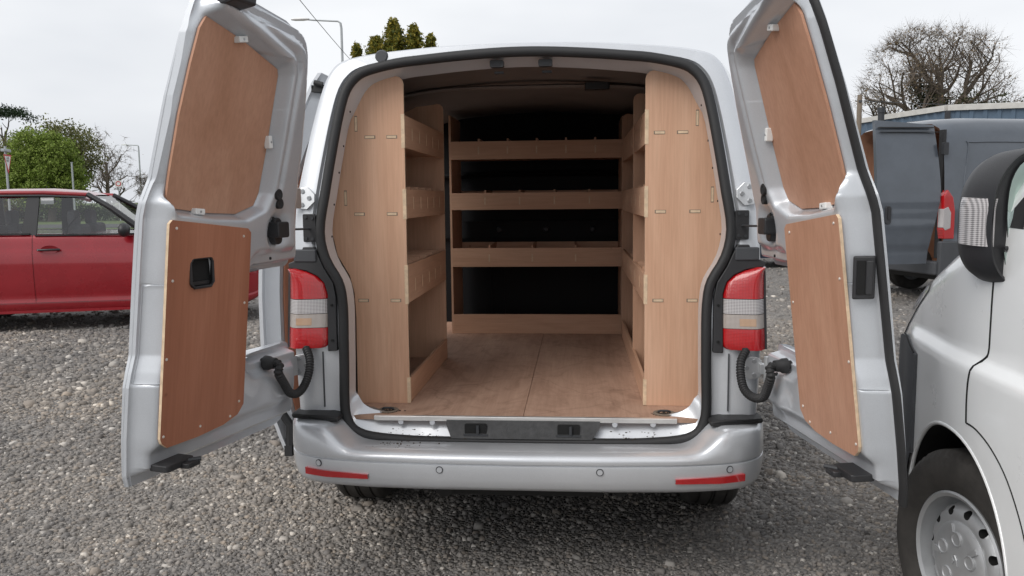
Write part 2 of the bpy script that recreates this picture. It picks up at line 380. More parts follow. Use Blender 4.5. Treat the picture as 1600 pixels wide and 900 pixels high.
# loose stones: one uncountable mass, denser and finer near the camera
def stones(nn, dmin, dmax, smin, smax, half, seed, power=1.0):
    rg = np.random.default_rng(seed)
    ico = np.array([(-1,-1,-1),(1,-1,-1),(1,1,-1),(-1,1,-1),(-.62,-.62,1),(.62,-.62,1),(.62,.62,1),(-.62,.62,1)])*.82
    fc = np.array([(0,2,1),(0,3,2),(4,5,6),(4,6,7),(0,1,5),(0,5,4),(1,2,6),(1,6,5),(2,3,7),(2,7,6),(3,0,4),(3,4,7)])
    d = dmin*(dmax/dmin)**(rg.random(nn)**power); x = (rg.random(nn)*2-1)*half*d
    fx, fy = -math.sin(YAW), math.cos(YAW)
    px = .205+fx*d+fy*x; py = -2.916+fy*d-fx*x
    s = smin+(smax-smin)*rg.random(nn)**2.6
    s *= np.clip(d/3.0, .85, 2.2)
    sc = s[:,None]*np.stack([.7+.6*rg.random(nn), .7+.6*rg.random(nn), .35+.4*rg.random(nn)], 1)
    an = rg.random(nn)*6.283; ca, sa = np.cos(an), np.sin(an)
    V = ico[None]*(1+.42*(rg.random((nn,8,3))-.5)*2)*sc[:,None,:]
    tl = (rg.random(nn)-.5)*.9; V[:,:,2] += V[:,:,0]*tl[:,None]*.6
    X = V[:,:,0]*ca[:,None]-V[:,:,1]*sa[:,None]+px[:,None]; Y = V[:,:,0]*sa[:,None]+V[:,:,1]*ca[:,None]+py[:,None]
    Z = V[:,:,2]+(sc[:,2]*.25)[:,None]
    v = np.stack([X,Y,Z], 2).reshape(-1,3); f = (fc[None]+(np.arange(nn)*8)[:,None,None]).reshape(-1,3)
    return v, f
va_, fa_ = stones(108000, 2.0, 9.0, .0030, .0130, .72, 3)
vb_, fb_ = stones(16000, 6.0, 26., .005, .018, .72, 4)
vc_, fc_ = stones(2400, 2.1, 12., .010, .024, .72, 5)
v = np.concatenate([va_, vb_, vc_]); f = np.concatenate([fa_, fb_+len(va_), fc_+len(va_)+len(vb_)])
go = obj_np('gravel', v, f, 'stone_chips'); go['kind'] = 'stuff'; tag(go, 'loose grey gravel with scattered pale stones over the yard', 'gravel')

# ================================================================ the silver van (Y forward into the van, rear face near Y = 0)
van = thing('panel_van', 'silver panel van with both rear doors open, its plywood-lined load space facing us', 'van')
def NL(z): return -.04+(z-.6)*.1325 if z < 1.375 else .0627+(z-1.375)*.30       # lean of the rear face
def YB(z): return .03+max(0, NL(z))*.62
Gh = [(0,.515),(.32,.518),(.44,.521),(.57,.533),(.632,.556),(.658,.595),(.668,.655),(.665,.8),(.664,.96),(.669,1.05),(.684,1.115),(.733,1.20),(.754,1.30),(.738,1.43),(.718,1.585),(.694,1.74),(.671,1.83),(.635,1.88),(.585,1.907),(.48,1.931),(.38,1.942),(.26,1.953),(.12,1.962),(0,1.965)]
Bh = [(0,.45),(.32,.45),(.44,.45),(.6,.45),(.75,.46),(.838,.5),(.858,.58),(.866,.72),(.873,.90),(.874,1.02),(.873,1.10),(.870,1.18),(.865,1.30),(.857,1.43),(.832,1.585),(.80,1.74),(.772,1.85),(.745,1.912),(.70,1.952),(.59,1.976),(.45,1.990),(.3,2.001),(.13,2.006),(0,2.007)]
def relean(h):
    o_ = []
    for x, z in h:
        t_ = (YB(z)+2.916)/(.03+max(0, NL(z))*.85+2.916); o_.append((x*t_, 1.418+(z-1.418)*t_))
    return o_
Gh = relean(Gh); Bh = relean(Bh)
def full(h): return [(x, z) for x, z in h]+[(-x, z) for x, z in h[-2:0:-1]]
NK = 3
G = cmr(full(Gh), NK, True); B = cmr(full(Bh), NK, True); NLp = len(G)
def ring(fn): return [fn(i) for i in range(NLp)]
def lerp(a, b, t): return a+(b-a)*t
def gb(i, t): return (lerp(G[i][0], B[i][0], t), lerp(G[i][1], B[i][1], t))
def r_gb(t, dy):
    def f(i):
        x, z = gb(i, t); return (x, YB(z)+dy, z)
    return ring(f)
def sec(y, kx, top=9, add=.0):
    def f(i):
        x, z = B[i]; x *= kx
        if z > 1.9: z += add
        if z > top: z = top-(z-top)*.02; x *= .97
        return (x, y, z)
    return ring(f)
rows = [r_gb(-.02, .045), r_gb(.0, .018), r_gb(.10, .014), r_gb(.22, .016), r_gb(.30, .004), r_gb(.78, .004), r_gb(.92, .022), r_gb(1.0, .07)]
def side(y):
    k = interp(y, [.3,.6,1.2,3.4,4.0,4.4,4.75], [1.045,1.07,1.085,1.085,1.04,.97,.80])
    top = interp(y, [.3,3.0,3.2,3.55,3.95,4.3,4.6,4.78], [9,9,1.93,1.62,1.2,1.08,.92,.72]); return sec(y, k, top)
ys = [.33,.6,1.0,1.46,1.8,2.1,2.42,2.8,3.0,3.2,3.55,3.95,4.3,4.6,4.78]
rows += [side(y) for y in ys]
nr0 = 8
def skip(i, j):
    if i >= nr0 and 1.46-1e-6 <= ys[min(i-nr0, len(ys)-1)] < 2.42-1e-6:
        x, z = B[j]; return x < -.5 and .55 < z < 1.88
    return False
body = MB(); body.grid(rows, 0, wrap=True, skip=skip)
k = len(body.v); body.f.append(tuple(k-NLp+i for i in range(NLp))); body.m.append(0)
# reveal inside the rubber seal: folded lip, deeper along the sill
def rev(ins, insb, dy, dyb):
    def f(i):
        x, z = G[i]; wb = sstep((.70-z)/.12); wt = sstep((z-1.7)/.15)
        kx = 1-ins*lerp(.42, 1, max(wt, wb*.6))/.70; zz = z+insb*wb-ins*1.15*wt
        return (x*kx, YB(z)+lerp(dy, dyb, wb), zz)
    return ring(f)
body.grid([rev(.004,.006,.02,.02), rev(.012,.03,.05,.035), rev(.022,.06,.075,.055), rev(.034,.078,.11,.075)], 0, wrap=True)
body.build('body', 'silver_paint', van, auto=50)
# lining of the load space
def inn(y, kx, dz=0):
    def f(i):
        x, z = G[i]; zz = max(.59, z+dz)
        return (x*kx, y, zz)
    return ring(f)
ysl = [.30,.8,1.46,1.9,2.42,2.46]
def skip2(i, j):
    if i >= 1 and 1.46-1e-6 <= ysl[i-1] < 2.42-1e-6:
        x, z = G[j]; return x < -.45 and .62 < z < 1.84
    return False
lin = MB(); lin.grid([rev(.034,.078,.11,.075)]+[inn(y, 1.10, -.02+.03*sstep((y-.3)/.8)) for y in ysl], 0, wrap=True, skip=skip2)
lin.build('lining', 'head_lining', van, auto=60)
MB().grid([[(-.84,2.425,.60),(.84,2.425,.60)],[(-.84,2.425,1.2),(.84,2.425,1.2)]]).box((-.85,2.43,.6),(.85,2.455,1.99)).build('bulkhead', 'black_bulkhead', van)
bk = MB()
bk.box((-.80,2.395,1.16),(.80,2.425,1.27)); bk.tube([(-.78,2.415,1.56),(-.3,2.40,1.575),(.3,2.40,1.575),(.78,2.415,1.56)], .028, 10, flat=.7)
for x in (-.37,-.28,.29): bk.box((x-.008,2.41,.66),(x+.008,2.425,1.12))
bk.build('pressed_rib', 'black_bulkhead', van, auto=40)
for x in (-.30,.0,.30):
    MB().lathe([(2.37,.0001),(2.37,.012),(2.378,.020),(2.394,.022)], 'y', (x,0,1.215), 14).build('bolt', 'dark_steel', van, smooth=True)
# roof hoop, dark strip and interior lamp in the headlining
hp = [(x, 0, 1.905-.05*(x/.66)**4-.0) for x in np.linspace(-.66,.66,21)]
MB().tube([(x,.95,z+.025) for x,_,z in hp], .03, 8, flat=.35).build('roof_bow', 'head_lining', van, smooth=True)
MB().rbox((.29,.80,1.905),(.11,.06,.03),.01,'z').build('interior_lamp', 'black_plastic', van)
# floor: two boards with the seam showing, edge strip, sill plate
for a, bb in ((-.70,-.001),(.001,.70)):
    MB().box((a,.062,.590),(bb,2.42,.605)).build('floor_board', 'floor_ply', van)
MB().box((-.562,.046,.590),(.566,.064,.6085)).build('threshold_strip', 'aluminium', van, bevel=.002)
sp = MB()
pts = [(-.285,.596),(.285,.596),(.285,.578),(.255,.533),(-.265,.533),(-.285,.578)]
def sillY(z): return .055-(.60-z)*.36
plate = MB().prism(pts, lambda u, v, w: (u, sillY(v)-.006-w, v), 0, .006).build('sill_plate', 'dirty_black', van)
for x in (-.174,.170):
    lt = MB().rbox((x, sillY(.567)-.014, .567),(.082,.008,.040),.006,'y').build('latch_recess', 'void', van)
    lm = MB(); lm.box((x-.045,sillY(.56)-.021,.543),(x+.045,sillY(.56)-.012,.549)); lm.tube([(x+.008,sillY(.56)-.020,.55),(x+.008,sillY(.56)-.020,.582)], .006, 8)
    lm.build('striker', 'dark_steel', lt)
for x, z in ((-.262,.583),(.262,.583),(.34,.584),(-.34,.584),(-.46,.585),(.48,.586)):
    MB().lathe([(.0035,.0001),(.0035,.009),(.006,.011)], 'y', (x, sillY(z)-.006, z), 12).build('plug', 'silver_paint' if abs(x) > .3 else 'black_plastic', van, smooth=True)
crumbs = MB()
for i in range(170):
    x = random.choice([random.uniform(-.60,-.30), random.uniform(.30,.60), random.uniform(-.28,.28)]); z = .533+random.random()**3*.03
    r_ = random.uniform(.0008,.0024); y = sillY(z)-.006-random.random()*.004
    crumbs.box((x-r_*1.6,y-r_,z-r_*.5),(x+r_*1.6,y+r_,z+r_*.5))
for i in range(130):
    sx = random.choice((-1,1)); x = sx*(.53+random.gauss(0,.022)); y = .13+random.gauss(0,.012); r_ = random.uniform(.001,.004)
    crumbs.box((x-r_,y-r_,.6052),(x+r_*1.7,y+r_,.6052+r_*.6))
for i in range(35):
    x = -.45+random.gauss(0,.05); y = -.05+random.gauss(0,.025); r_ = random.uniform(.0008,.002); crumbs.box((x-r_*1.5,y-r_,.528),(x+r_,y+r_,.5302+r_*.3))
co = crumbs.build('dirt_crumbs', 'soil', van); co['kind'] = 'stuff'
for sx in (-1, 1):           # lashing eyes let into the floor
    e = MB(); c = (sx*.528,.135,.606)
    e.lathe([(-.002,.0001),(-.002,.036),(.002,.042),(.004,.040),(.004,.030),(.0,.026)], 'z', c, 20)
    eo = e.build('lashing_eye', 'old_timber', van, smooth=True)
    MB().tube([(c[0]-.022,.135,.612),(c[0]-.012,.128,.618),(c[0]+.012,.128,.618),(c[0]+.022,.135,.612)], .004, 8).build('ring', 'dark_steel', eo, smooth=True)
# rubber seal right round the opening
gp = []
for i in range(NLp):
    x, z = G[i]; gp.append((x, YB(z)+.002, z))
MB().tube(gp, .0185, 10, closed=True).build('door_seal', 'black_rubber', van, smooth=True)
# header fittings
for x in (-.097,.085):
    zz = 1.918; hb = MB().rbox((x,YB(zz)+.048,zz),(.052,.03,.026),.006,'y').build('door_catch', 'black_plastic', van)
    MB().box((x-.012,YB(zz)+.030,zz-.008),(x+.012,YB(zz)+.0325,zz+.004)).build('catch_pin', 'dark_steel', hb)
    MB().rbox((x+.004,YB(1.893)+.10,1.893),(.036,.02,.008),.003,'y').build('bump_stop', 'black_plastic', van)
MB().lathe([(-.004,.0001),(-.004,.020),(.006,.026)], 'y', (-.527,YB(1.948)+.0,1.949), 20).build('roof_plug', 'grey_plastic', van, smooth=True)
for sx in (-1, 1):
    for zz in (1.75,1.62,1.52,1.40,1.28):
        gx = interp(zz, [p[1] for p in Gh[9:]], [p[0] for p in Gh[9:]])*sx
        MB().disc((gx*.965, YB(zz)+.055, zz), .004, 'x', .003, 10).build('trim_hole', 'void', van)

# tail lamps: red, clear, amber and red lenses on a black housing
TLo = [(1.166,.866),(1.12,.868),(1.05,.869),(.95,.872),(.872,.874)]
TLi = [(1.166,.840),(1.155,.800),(1.135,.757),(1.11,.733),(1.075,.722),(1.0,.720),(.90,.720),(.880,.724),(.872,.735)]
def lamp_rows(sx, z0, z1, nz, d):
    rows_ = []
    for i in range(nz+1):
        z = lerp(z0, z1, i/nz); xi = interp(-z, [-p[0] for p in TLi], [p[1] for p in TLi]); xo = interp(-z, [-p[0] for p in TLo], [p[1] for p in TLo])
        row = []
        for j in range(15):
            t_ = j/14; x = lerp(xi, xo+.006, t_)
            y = YB(z)-.012-.022*math.sin(min(1,t_*1.0)*1.9)*1.0+.085*max(0,t_-.72)**1.5*4.0+d
            if t_ < .04: y += .012
            row.append((sx*x, y, z))
        rows_.append(row)
    return rows_
for sx in (-1, 1):
    tl = MB(); hp_ = [(x,z) for z,x in TLi]+[(x+.004,z) for z,x in TLo[::-1]]
    tl.prism([(x*1.0, z) for x, z in hp_], lambda u, v, w: (sx*u, YB(v)+w, v), .0, .05)
    lo = tl.build('tail_lamp', 'black_plastic', van)
    for nm, z0, z1, mt in (('brake_lens',1.166,1.055,'red_lens'),('reversing_lens',1.053,1.001,'clear_lens'),('indicator_lens',.999,.949,'amber_lens'),('fog_lens',.947,.872,'red_lens')):
        r_ = lamp_rows(sx, z0, z1, 8, 0); q = MB().grid(r_); q.grid([r_[0], [(p[0],YB(p[2])+.03,p[2]) for p in r_[0]]]); q.grid([r_[-1], [(p[0],YB(p[2])+.03,p[2]) for p in r_[-1]]])
        q.grid([[a[0] for a in r_], [(a[0][0],YB(a[0][2])+.03,a[0][2]) for a in r_]])
        q.build(nm, mt, lo, smooth=True, auto=40)
    r_ = [a_[5:11] for a_ in lamp_rows(sx, .984, .958, 4, -.0012)]; q = MB().grid(r_); q.grid([r_[0],[(p[0],p[1]+.01,p[2]) for p in r_[0]]]); q.grid([r_[-1],[(p[0],p[1]+.01,p[2]) for p in r_[-1]]])
    q.build('amber_patch', 'orange_lens', lo, smooth=True)
    # black trim between lamp and seal
    tp = [(.812,1.245),(.772,1.245),(.762,1.228),(.735,1.168),(.700,1.112),(.690,1.06),(.687,.86),(.722,.858),(.722,.87),(.720,1.07),(.733,1.112),(.757,1.137),(.800,1.157),(.868,1.168),(.868,1.185),(.83,1.20)]
    MB().prism(tp, lambda u, v, w: (sx*u, YB(v)-.010+w, v), 0, .03).build('lamp_surround', 'black_plastic', van, bevel=.003)
    MB().box((sx*.762,YB(1.2)-.016,1.190),(sx*.846,YB(1.2)+.02,1.236)).build('surround_cap', 'grey_plastic', van, bevel=.004)
    for zz in (1.03,.90): MB().disc((sx*.704,YB(zz)-.011,zz), .005, 'y', .006, 10).build('screw', 'void', van)
    # hinges bolted to the pillar
    for zc, xc in ((1.425,.803),(.806,.822)):
        pp = [(-.036,.014),(-.008,.042),(.022,.038),(.036,.026),(.036,-.026),(.022,-.038),(-.008,-.042),(-.036,-.014)]
        hn = MB().prism(pp, lambda u, v, w: (sx*(xc+u), YB(zc+v)-.004+w, zc+v), -.008, .008)
        hn.box((sx*(xc+.026),YB(zc)-.034,zc-.018),(sx*(xc+.052),YB(zc)-.004,zc+.018))
        ho = hn.build('hinge', 'zinc', van, bevel=.002)
        MB().tube([(sx*(xc+.050),YB(zc)-.030,zc-.045),(sx*(xc+.050),YB(zc)-.030,zc+.045)], .011, 12).build('hinge_pin', 'zinc', ho, smooth=True, auto=40)
        for u, v in ((-.016,.0),(.010,.025),(.010,-.025)):
            MB().lathe([(-.018,.0001),(-.018,.0075),(-.012,.0085),(-.008,.0105)], 'y', (sx*(xc+u),YB(zc+v),zc+v), 12).build('bolt', 'steel', ho, smooth=True, auto=40)
    # check-strap plate
    cp_ = MB().rbox((sx*.787,YB(1.315)-.004,1.315),(.048,.012,.104),.005,'y').build('check_plate', 'black_plastic', van, bevel=.002)
    for u, v in ((-.012,.04),(.013,.036),(-.012,-.038),(.012,-.04)):
        MB().disc((sx*.787+u,YB(1.315)-.012,1.315+v), .0055, 'y', .006, 12).build('bolt', 'dark_steel', cp_)
    # black pad on the bumper corner
    pd = [(.672,.622),(.72,.631),(.80,.632),(.862,.627),(.868,.616),(.86,.608),(.70,.604),(.672,.606)]
    MB().prism([(x,z) for x,z in pd], lambda u, v, w: (sx*u, w+.05*max(0,(u-.78)/.09)**2, v), -.040, .05).build('step_pad', 'black_rubber', van, bevel=.006)
    # lower pillar crease
    MB().box((sx*.742,YB(.75)-.004,.645),(sx*.746,YB(.75)+.006,.855)).build('panel_gap', 'grey_plastic', van)
# lower pillar skins (bulged) are part of body; bumper sweeps round the corners
def bump_pt(s, o, z):
    """s runs -1..1 across the rear and round both corners; o = outward offset"""
    a = abs(s); sg = 1 if s >= 0 else -1
    pts_ = [(0,-.165),(.30,-.160),(.55,-.143),(.70,-.115),(.78,-.085),(.835,-.040),(.868,.02),(.886,.10),(.895,.25),(.90,.55)]
    prm = [0,.22,.40,.52,.59,.65,.71,.78,.88,1.0]
    x = interp(a, prm, [p[0] for p in pts_]); y = interp(a, prm, [p[1] for p in pts_])
    e = .004; x2 = interp(min(1,a+e), prm, [p[0] for p in pts_])-interp(a-e if a > e else 0, prm, [p[0] for p in pts_]); y2 = interp(min(1,a+e), prm, [p[1] for p in pts_])-interp(a-e if a > e else 0, prm, [p[1] for p in pts_])
    L = math.hypot(x2, y2) or 1; nx, ny = y2/L, -x2/L
    return (sg*(x+nx*o), y+ny*o, z)
def smooth_prm(k=140): return [math.copysign(abs(t_)**1.0, t_) for t_ in np.linspace(-1, 1, k)]
bm_ = MB(); rws = []
for s in smooth_prm(181):
    a = abs(s); up_ = sstep((a-.435)/.10)                       # corners stand higher than the middle ledge
    zt = .526+.080*up_; dr = .010*a
    prof = [(-.16,.40-dr),(-.05,.392-dr),(-.018,.398-dr),(-.006,.412),(.0,.44),(.003,.478),(.002,.489),(-.004,.4915),(-.004,.4945),(.002,.497),(.004,.508),(.001,zt-.008 if up_ < .02 else lerp(.518,zt-.02,up_)),(-.012,lerp(.527,zt-.004,up_)),(-.035,lerp(.531,zt+.002,up_)),(-.075,lerp(.530,zt+.003,up_)),(-.14,lerp(.526,zt+.002,up_)),(-.215,lerp(.515,zt,up_))]
    rws.append([bump_pt(s, o, z) for o, z in prof])
for ps in range(2):                                              # soften the ledge-to-corner transition
    nw = [list(r_) for r_ in rws]
    for i in range(2, len(rws)-2):
        for j in range(len(rws[0])): nw[i][j] = tuple(sum(rws[i+d][j][q] for d in (-2,-1,0,1,2))/5 for q in range(3))
    rws = nw
bm_.grid(rws); bo = bm_.build('bumper', 'silver_paint', van, auto=55)
for sx in (-1, 1):
    rf = MB(); top = []; bot = []
    for i in range(17):
        s = sx*lerp(.392,.592,i/16); z1 = lerp(.4475,.4645,i/16) if True else 0
        top.append(bump_pt(s, .009, lerp(.448,.452,i/16))); bot.append(bump_pt(s, .008, lerp(.432,.427,min(1,i/10))))
    tb = [bump_pt(sx*lerp(.392,.592,i/16), -.01, lerp(.448,.452,i/16)) for i in range(17)]; bb = [bump_pt(sx*lerp(.392,.592,i/16), -.01, lerp(.432,.427,min(1,i/10))) for i in range(17)]
    rf.grid([tb, top, bot, bb]); rf.build('reflector', 'smooth_red', bo, auto=30)
    for s in (.205,.545):
        c = bump_pt(sx*s, .004, .474); c2 = bump_pt(sx*(s), .0065, .474)
        tg = MB(); d = Vector(bump_pt(sx*s, .01, .474))-Vector(bump_pt(sx*s, 0, .474)); d.normalize(); e1 = d.cross(Vector((0,0,1))).normalized()
        circ = [tuple(Vector(c)+e1*(.0115*math.cos(a_))+Vector((0,0,1))*(.0115*math.sin(a_))) for a_ in np.linspace(0,2*math.pi,24,endpoint=False)]
        so = MB().tube(circ, .0016, 6, closed=True).build('parking_sensor', 'grey_plastic', bo, smooth=True)
        MB().add([tuple(Vector(c)+d*.002+e1*(.0098*math.cos(a_))+Vector((0,0,1))*(.0098*math.sin(a_))) for a_ in np.linspace(0,2*math.pi,20,endpoint=False)], [tuple(range(20))]).build('sensor_face', 'silver_paint', so)
# sill tread plate seam on the bumper ledge, under-structure
MB().box((-.62,.01,.44),(.62,.04,.524)).build('sill_face', 'black_rubber', van)
ub = MB(); ub.box((-.82,.05,.36),(.82,4.5,.44)); ub.box((-.30,.15,.27),(.30,.62,.36)); ub.box((-.85,.80,.30),(.85,.92,.38))
ub.tube([(-.30,.05,.33),(-.30,.9,.33)], .035, 10); ub.tube([(.36,.03,.345),(.36,.30,.335),(.30,.9,.33)], .03, 10)
ub.rbox((.12,-.02,.385),(.12,.1,.03),.01,'y'); ub.rbox((-.02,-.03,.388),(.10,.08,.03),.01,'y'); ub.build('underbody', 'underbody', van)
def wheel(parent, c, r, w, sx, rim_r, name='wheel', detail=False, steer=0, tmat='tyre_rubber', rmat='rim_silver', local=False):
    """tyre with tread grooves and a pressed steel rim; sx = direction of the outer face along x"""
    root = None
    seg = 200 if detail else 72; hw = w/2; sh = r-rim_r
    prof = [(-hw*.80,rim_r),(-hw*.97,rim_r+sh*.25),(-hw,rim_r+sh*.5),(-hw*.96,rim_r+sh*.80),(-hw*.86,r-.012),(-hw*.76,r-.004)]
    k0 = len(prof)
    tread = [(-.72,0),(-.60,0),(-.54,.0),(-.52,-.008),(-.47,-.008),(-.45,0),(-.24,.001),(-.10,.002),(-.08,-.008),(-.03,-.008),(-.01,.002)]
    tread = tread+[(-a, d) for a, d in tread[::-1]]
    prof += [(a*hw, r+d) for a, d in tread]; k1 = len(prof)
    prof += [(hw*.76,r-.004),(hw*.86,r-.012),(hw*.96,rim_r+sh*.80),(hw,rim_r+sh*.5),(hw*.97,rim_r+sh*.25),(hw*.80,rim_r)]
    nb = 66
    def mod(i, t_):
        if not detail: return 0
        a = prof[i][0]/hw; ph = (t_*nb/(2*math.pi)+a*.6) % 1
        if abs(a) > .58 and k0-2 <= i < k1+2: return -.007 if ph < .16 else 0
        if abs(a) < .5: return -.003 if ((t_*nb*1.0/(2*math.pi)+.5+a*1.2) % 1) < .08 else 0
        return 0
    prof2 = [(a*sx, q) for a, q in prof]
    ty = MB().lathe(prof2, 'x', (0,0,0), seg, mod=mod)
    wo = ty.build(name, tmat, parent, auto=45, world=False)
    off = BASE.get(parent.name, Vector((0,0,0))) if not local else Vector((0,0,0))
    wo.location = Vector(c)-off; wo.rotation_euler = (0,0,steer); BASE[wo.name] = Vector((0,0,0))
    o_ = sx*hw
    rp = [(o_*.78,rim_r+.004),(o_*.86,rim_r+.006),(o_*.90,rim_r-.002),(o_*.84,rim_r-.014),(o_*.40,rim_r-.022),(o_*.30,rim_r-.030),(o_*.52,rim_r-.042),(o_*.70,rim_r*.72),(o_*.72,rim_r*.62),(o_*.70,rim_r*.54),(o_*.5,rim_r*.50),(o_*.5,.001),(o_*.3,.001),(o_*.3,rim_r*.45),(-o_*.6,rim_r*.9),(-o_*.7,rim_r),(o_*.78,rim_r+.004)]
    if detail: rp = [(o_*.78,rim_r+.004),(o_*.88,rim_r+.007),(o_*.92,rim_r+.001),(o_*.86,rim_r-.010),(o_*.45,rim_r-.016),(o_*.28,rim_r-.022),(o_*.34,rim_r-.028),(o_*.58,rim_r-.034),(o_*.74,rim_r-.050),(o_*.78,rim_r-.070),(o_*.77,rim_r-.082),(o_*.60,rim_r-.090),(o_*.60,.001),(o_*.42,.001),(o_*.42,rim_r-.06),(-o_*.2,rim_r-.03),(-o_*.6,rim_r-.02),(-o_*.7,rim_r),(o_*.78,rim_r+.004)]
    rm = MB().lathe(rp, 'x', (0,0,0), 72).build('rim', rmat, wo, auto=40, world=False)
    return wo, rm
for sx in (-1, 1):
    for y in (.87,3.87):
        wheel(van, (sx*.795,y,.333), .333, .235, sx, .21)
    MB().box((sx*.66,.42,.36),(sx*.70,1.32,.75)).build('wheel_housing', 'underbody', van)
# cab glazing
MB().add([(-.72,3.24,1.90),(.72,3.24,1.90),(.80,3.93,1.24),(-.80,3.93,1.24)], [(0,1,2,3)]).build('windscreen', 'dark_glass', van)

# sliding side door, slid back along the left flank
SDo = [(.30,-1.075),(.36,-1.10),(.48,-1.14),(.65,-1.165),(.80,-1.172),(1.0,-1.172),(1.13,-1.165),(1.25,-1.15),(1.40,-1.115),(1.60,-1.045),(1.80,-.958),(1.90,-.908),(1.945,-.875)]
zz_ = np.linspace(.30,1.945,42)
sr = []
def sdx(z): return interp(z, [p[0] for p in SDo], [p[1] for p in SDo])
def ring_sd(y, tk, sh=0): return [(sdx(z)+sh, y, z) for z in zz_]+[(sdx(z)+sh+tk(z), y, z) for z in zz_[::-1]]
tk1 = lambda z: .016
tk2 = lambda z: .016+.055*sstep((z-.36)/.1)*sstep((1.90-z)/.06)
sdm = MB().grid([ring_sd(.50, tk1), ring_sd(.53, tk1), ring_sd(.56, tk2), ring_sd(1.46, tk2), ring_sd(1.50, tk1), ring_sd(1.53, tk1)], wrap=True)
for q in (0, 5):
    nn_ = len(zz_); b0 = q*2*nn_
    for i in range(nn_-1): sdm.f.append((b0+i, b0+i+1, b0+2*nn_-2-i, b0+2*nn_-1-i)); sdm.m.append(0)
sdo = sdm.build('sliding_door', 'silver_paint', van, auto=45)
def sdply(z0, z1, nm):
    zs = np.linspace(z0, z1, 14); a = [(sdx(z)+tk2(z)+.002, .60, z) for z in zs]; b2 = [(sdx(z)+tk2(z)+.002, 1.42, z) for z in zs]
    c2_ = [(p[0]+.005,p[1],p[2]) for p in a]; d2 = [(p[0]+.005,p[1],p[2]) for p in b2]
    MB().grid([a, b2, d2, c2_, a]).build(nm, 'red_ply', sdo)
sdply(1.27,1.86,'upper_lining'); sdply(.46,1.22,'lower_lining')
MB().tube([(sdx(.32)+.02,.515,.32),(sdx(.42)+.055,.53,.43),(sdx(.5)+.03,.51,.52)], .02, 8).build('corner_seal', 'black_rubber', sdo, smooth=True)
MB().box((sdx(.31)-.004,.495,.298),(sdx(.31)+.03,1.53,.345)).build('bottom_seal', 'black_rubber', sdo)
MB().tube([(sdx(1.9)+.02,.49,1.905),(sdx(1.9)+.055,.49,1.895)], .011, 10).build('guide_stop', 'black_rubber', sdo, smooth=True)
MB().box((sdx(1.87)+.018,.50,1.868),(sdx(1.87)+.085,1.5,1.895)).build('top_seal', 'black_rubber', sdo)

# ---------------------------------------------------------------- rear doors
U1 = [(.605,.795),(.64,.806),(.75,.812),(.90,.812),(.94,.805),(.99,.793),(1.27,.790),(1.415,.788),(1.445,.780),(1.48,.770),(1.70,.768),(1.84,.757),(1.90,.742),(1.935,.722),(1.955,.690)]
U0 = [(.605,.10),(.615,.062),(.635,.038),(.66,.030),(.88,.040),(.900,.05),(.908,.062),(.911,.325),(.95,.335),(1.16,.345),(1.186,.342),(1.189,.10),(1.20,.085),(1.23,.078),(1.47,.115),(1.70,.168),(1.84,.207),(1.895,.228),(1.925,.252),(1.945,.285),(1.955,.335)]
PLYU = [(.722,1.906),(.56,1.872),(.372,1.818),(.363,1.80),(.346,1.584),(.340,1.442),(.354,1.403),(.435,1.378),(.563,1.383),(.728,1.400),(.748,1.43),(.753,1.501),(.756,1.651),(.748,1.784),(.738,1.875)]
PLYL = [(.783,1.358),(.772,1.368),(.440,1.333),(.424,1.320),(.420,1.231),(.405,.766),(.432,.737),(.501,.720),(.618,.714),(.747,.717),(.770,.735),(.777,.75),(.779,.989),(.783,1.306)]
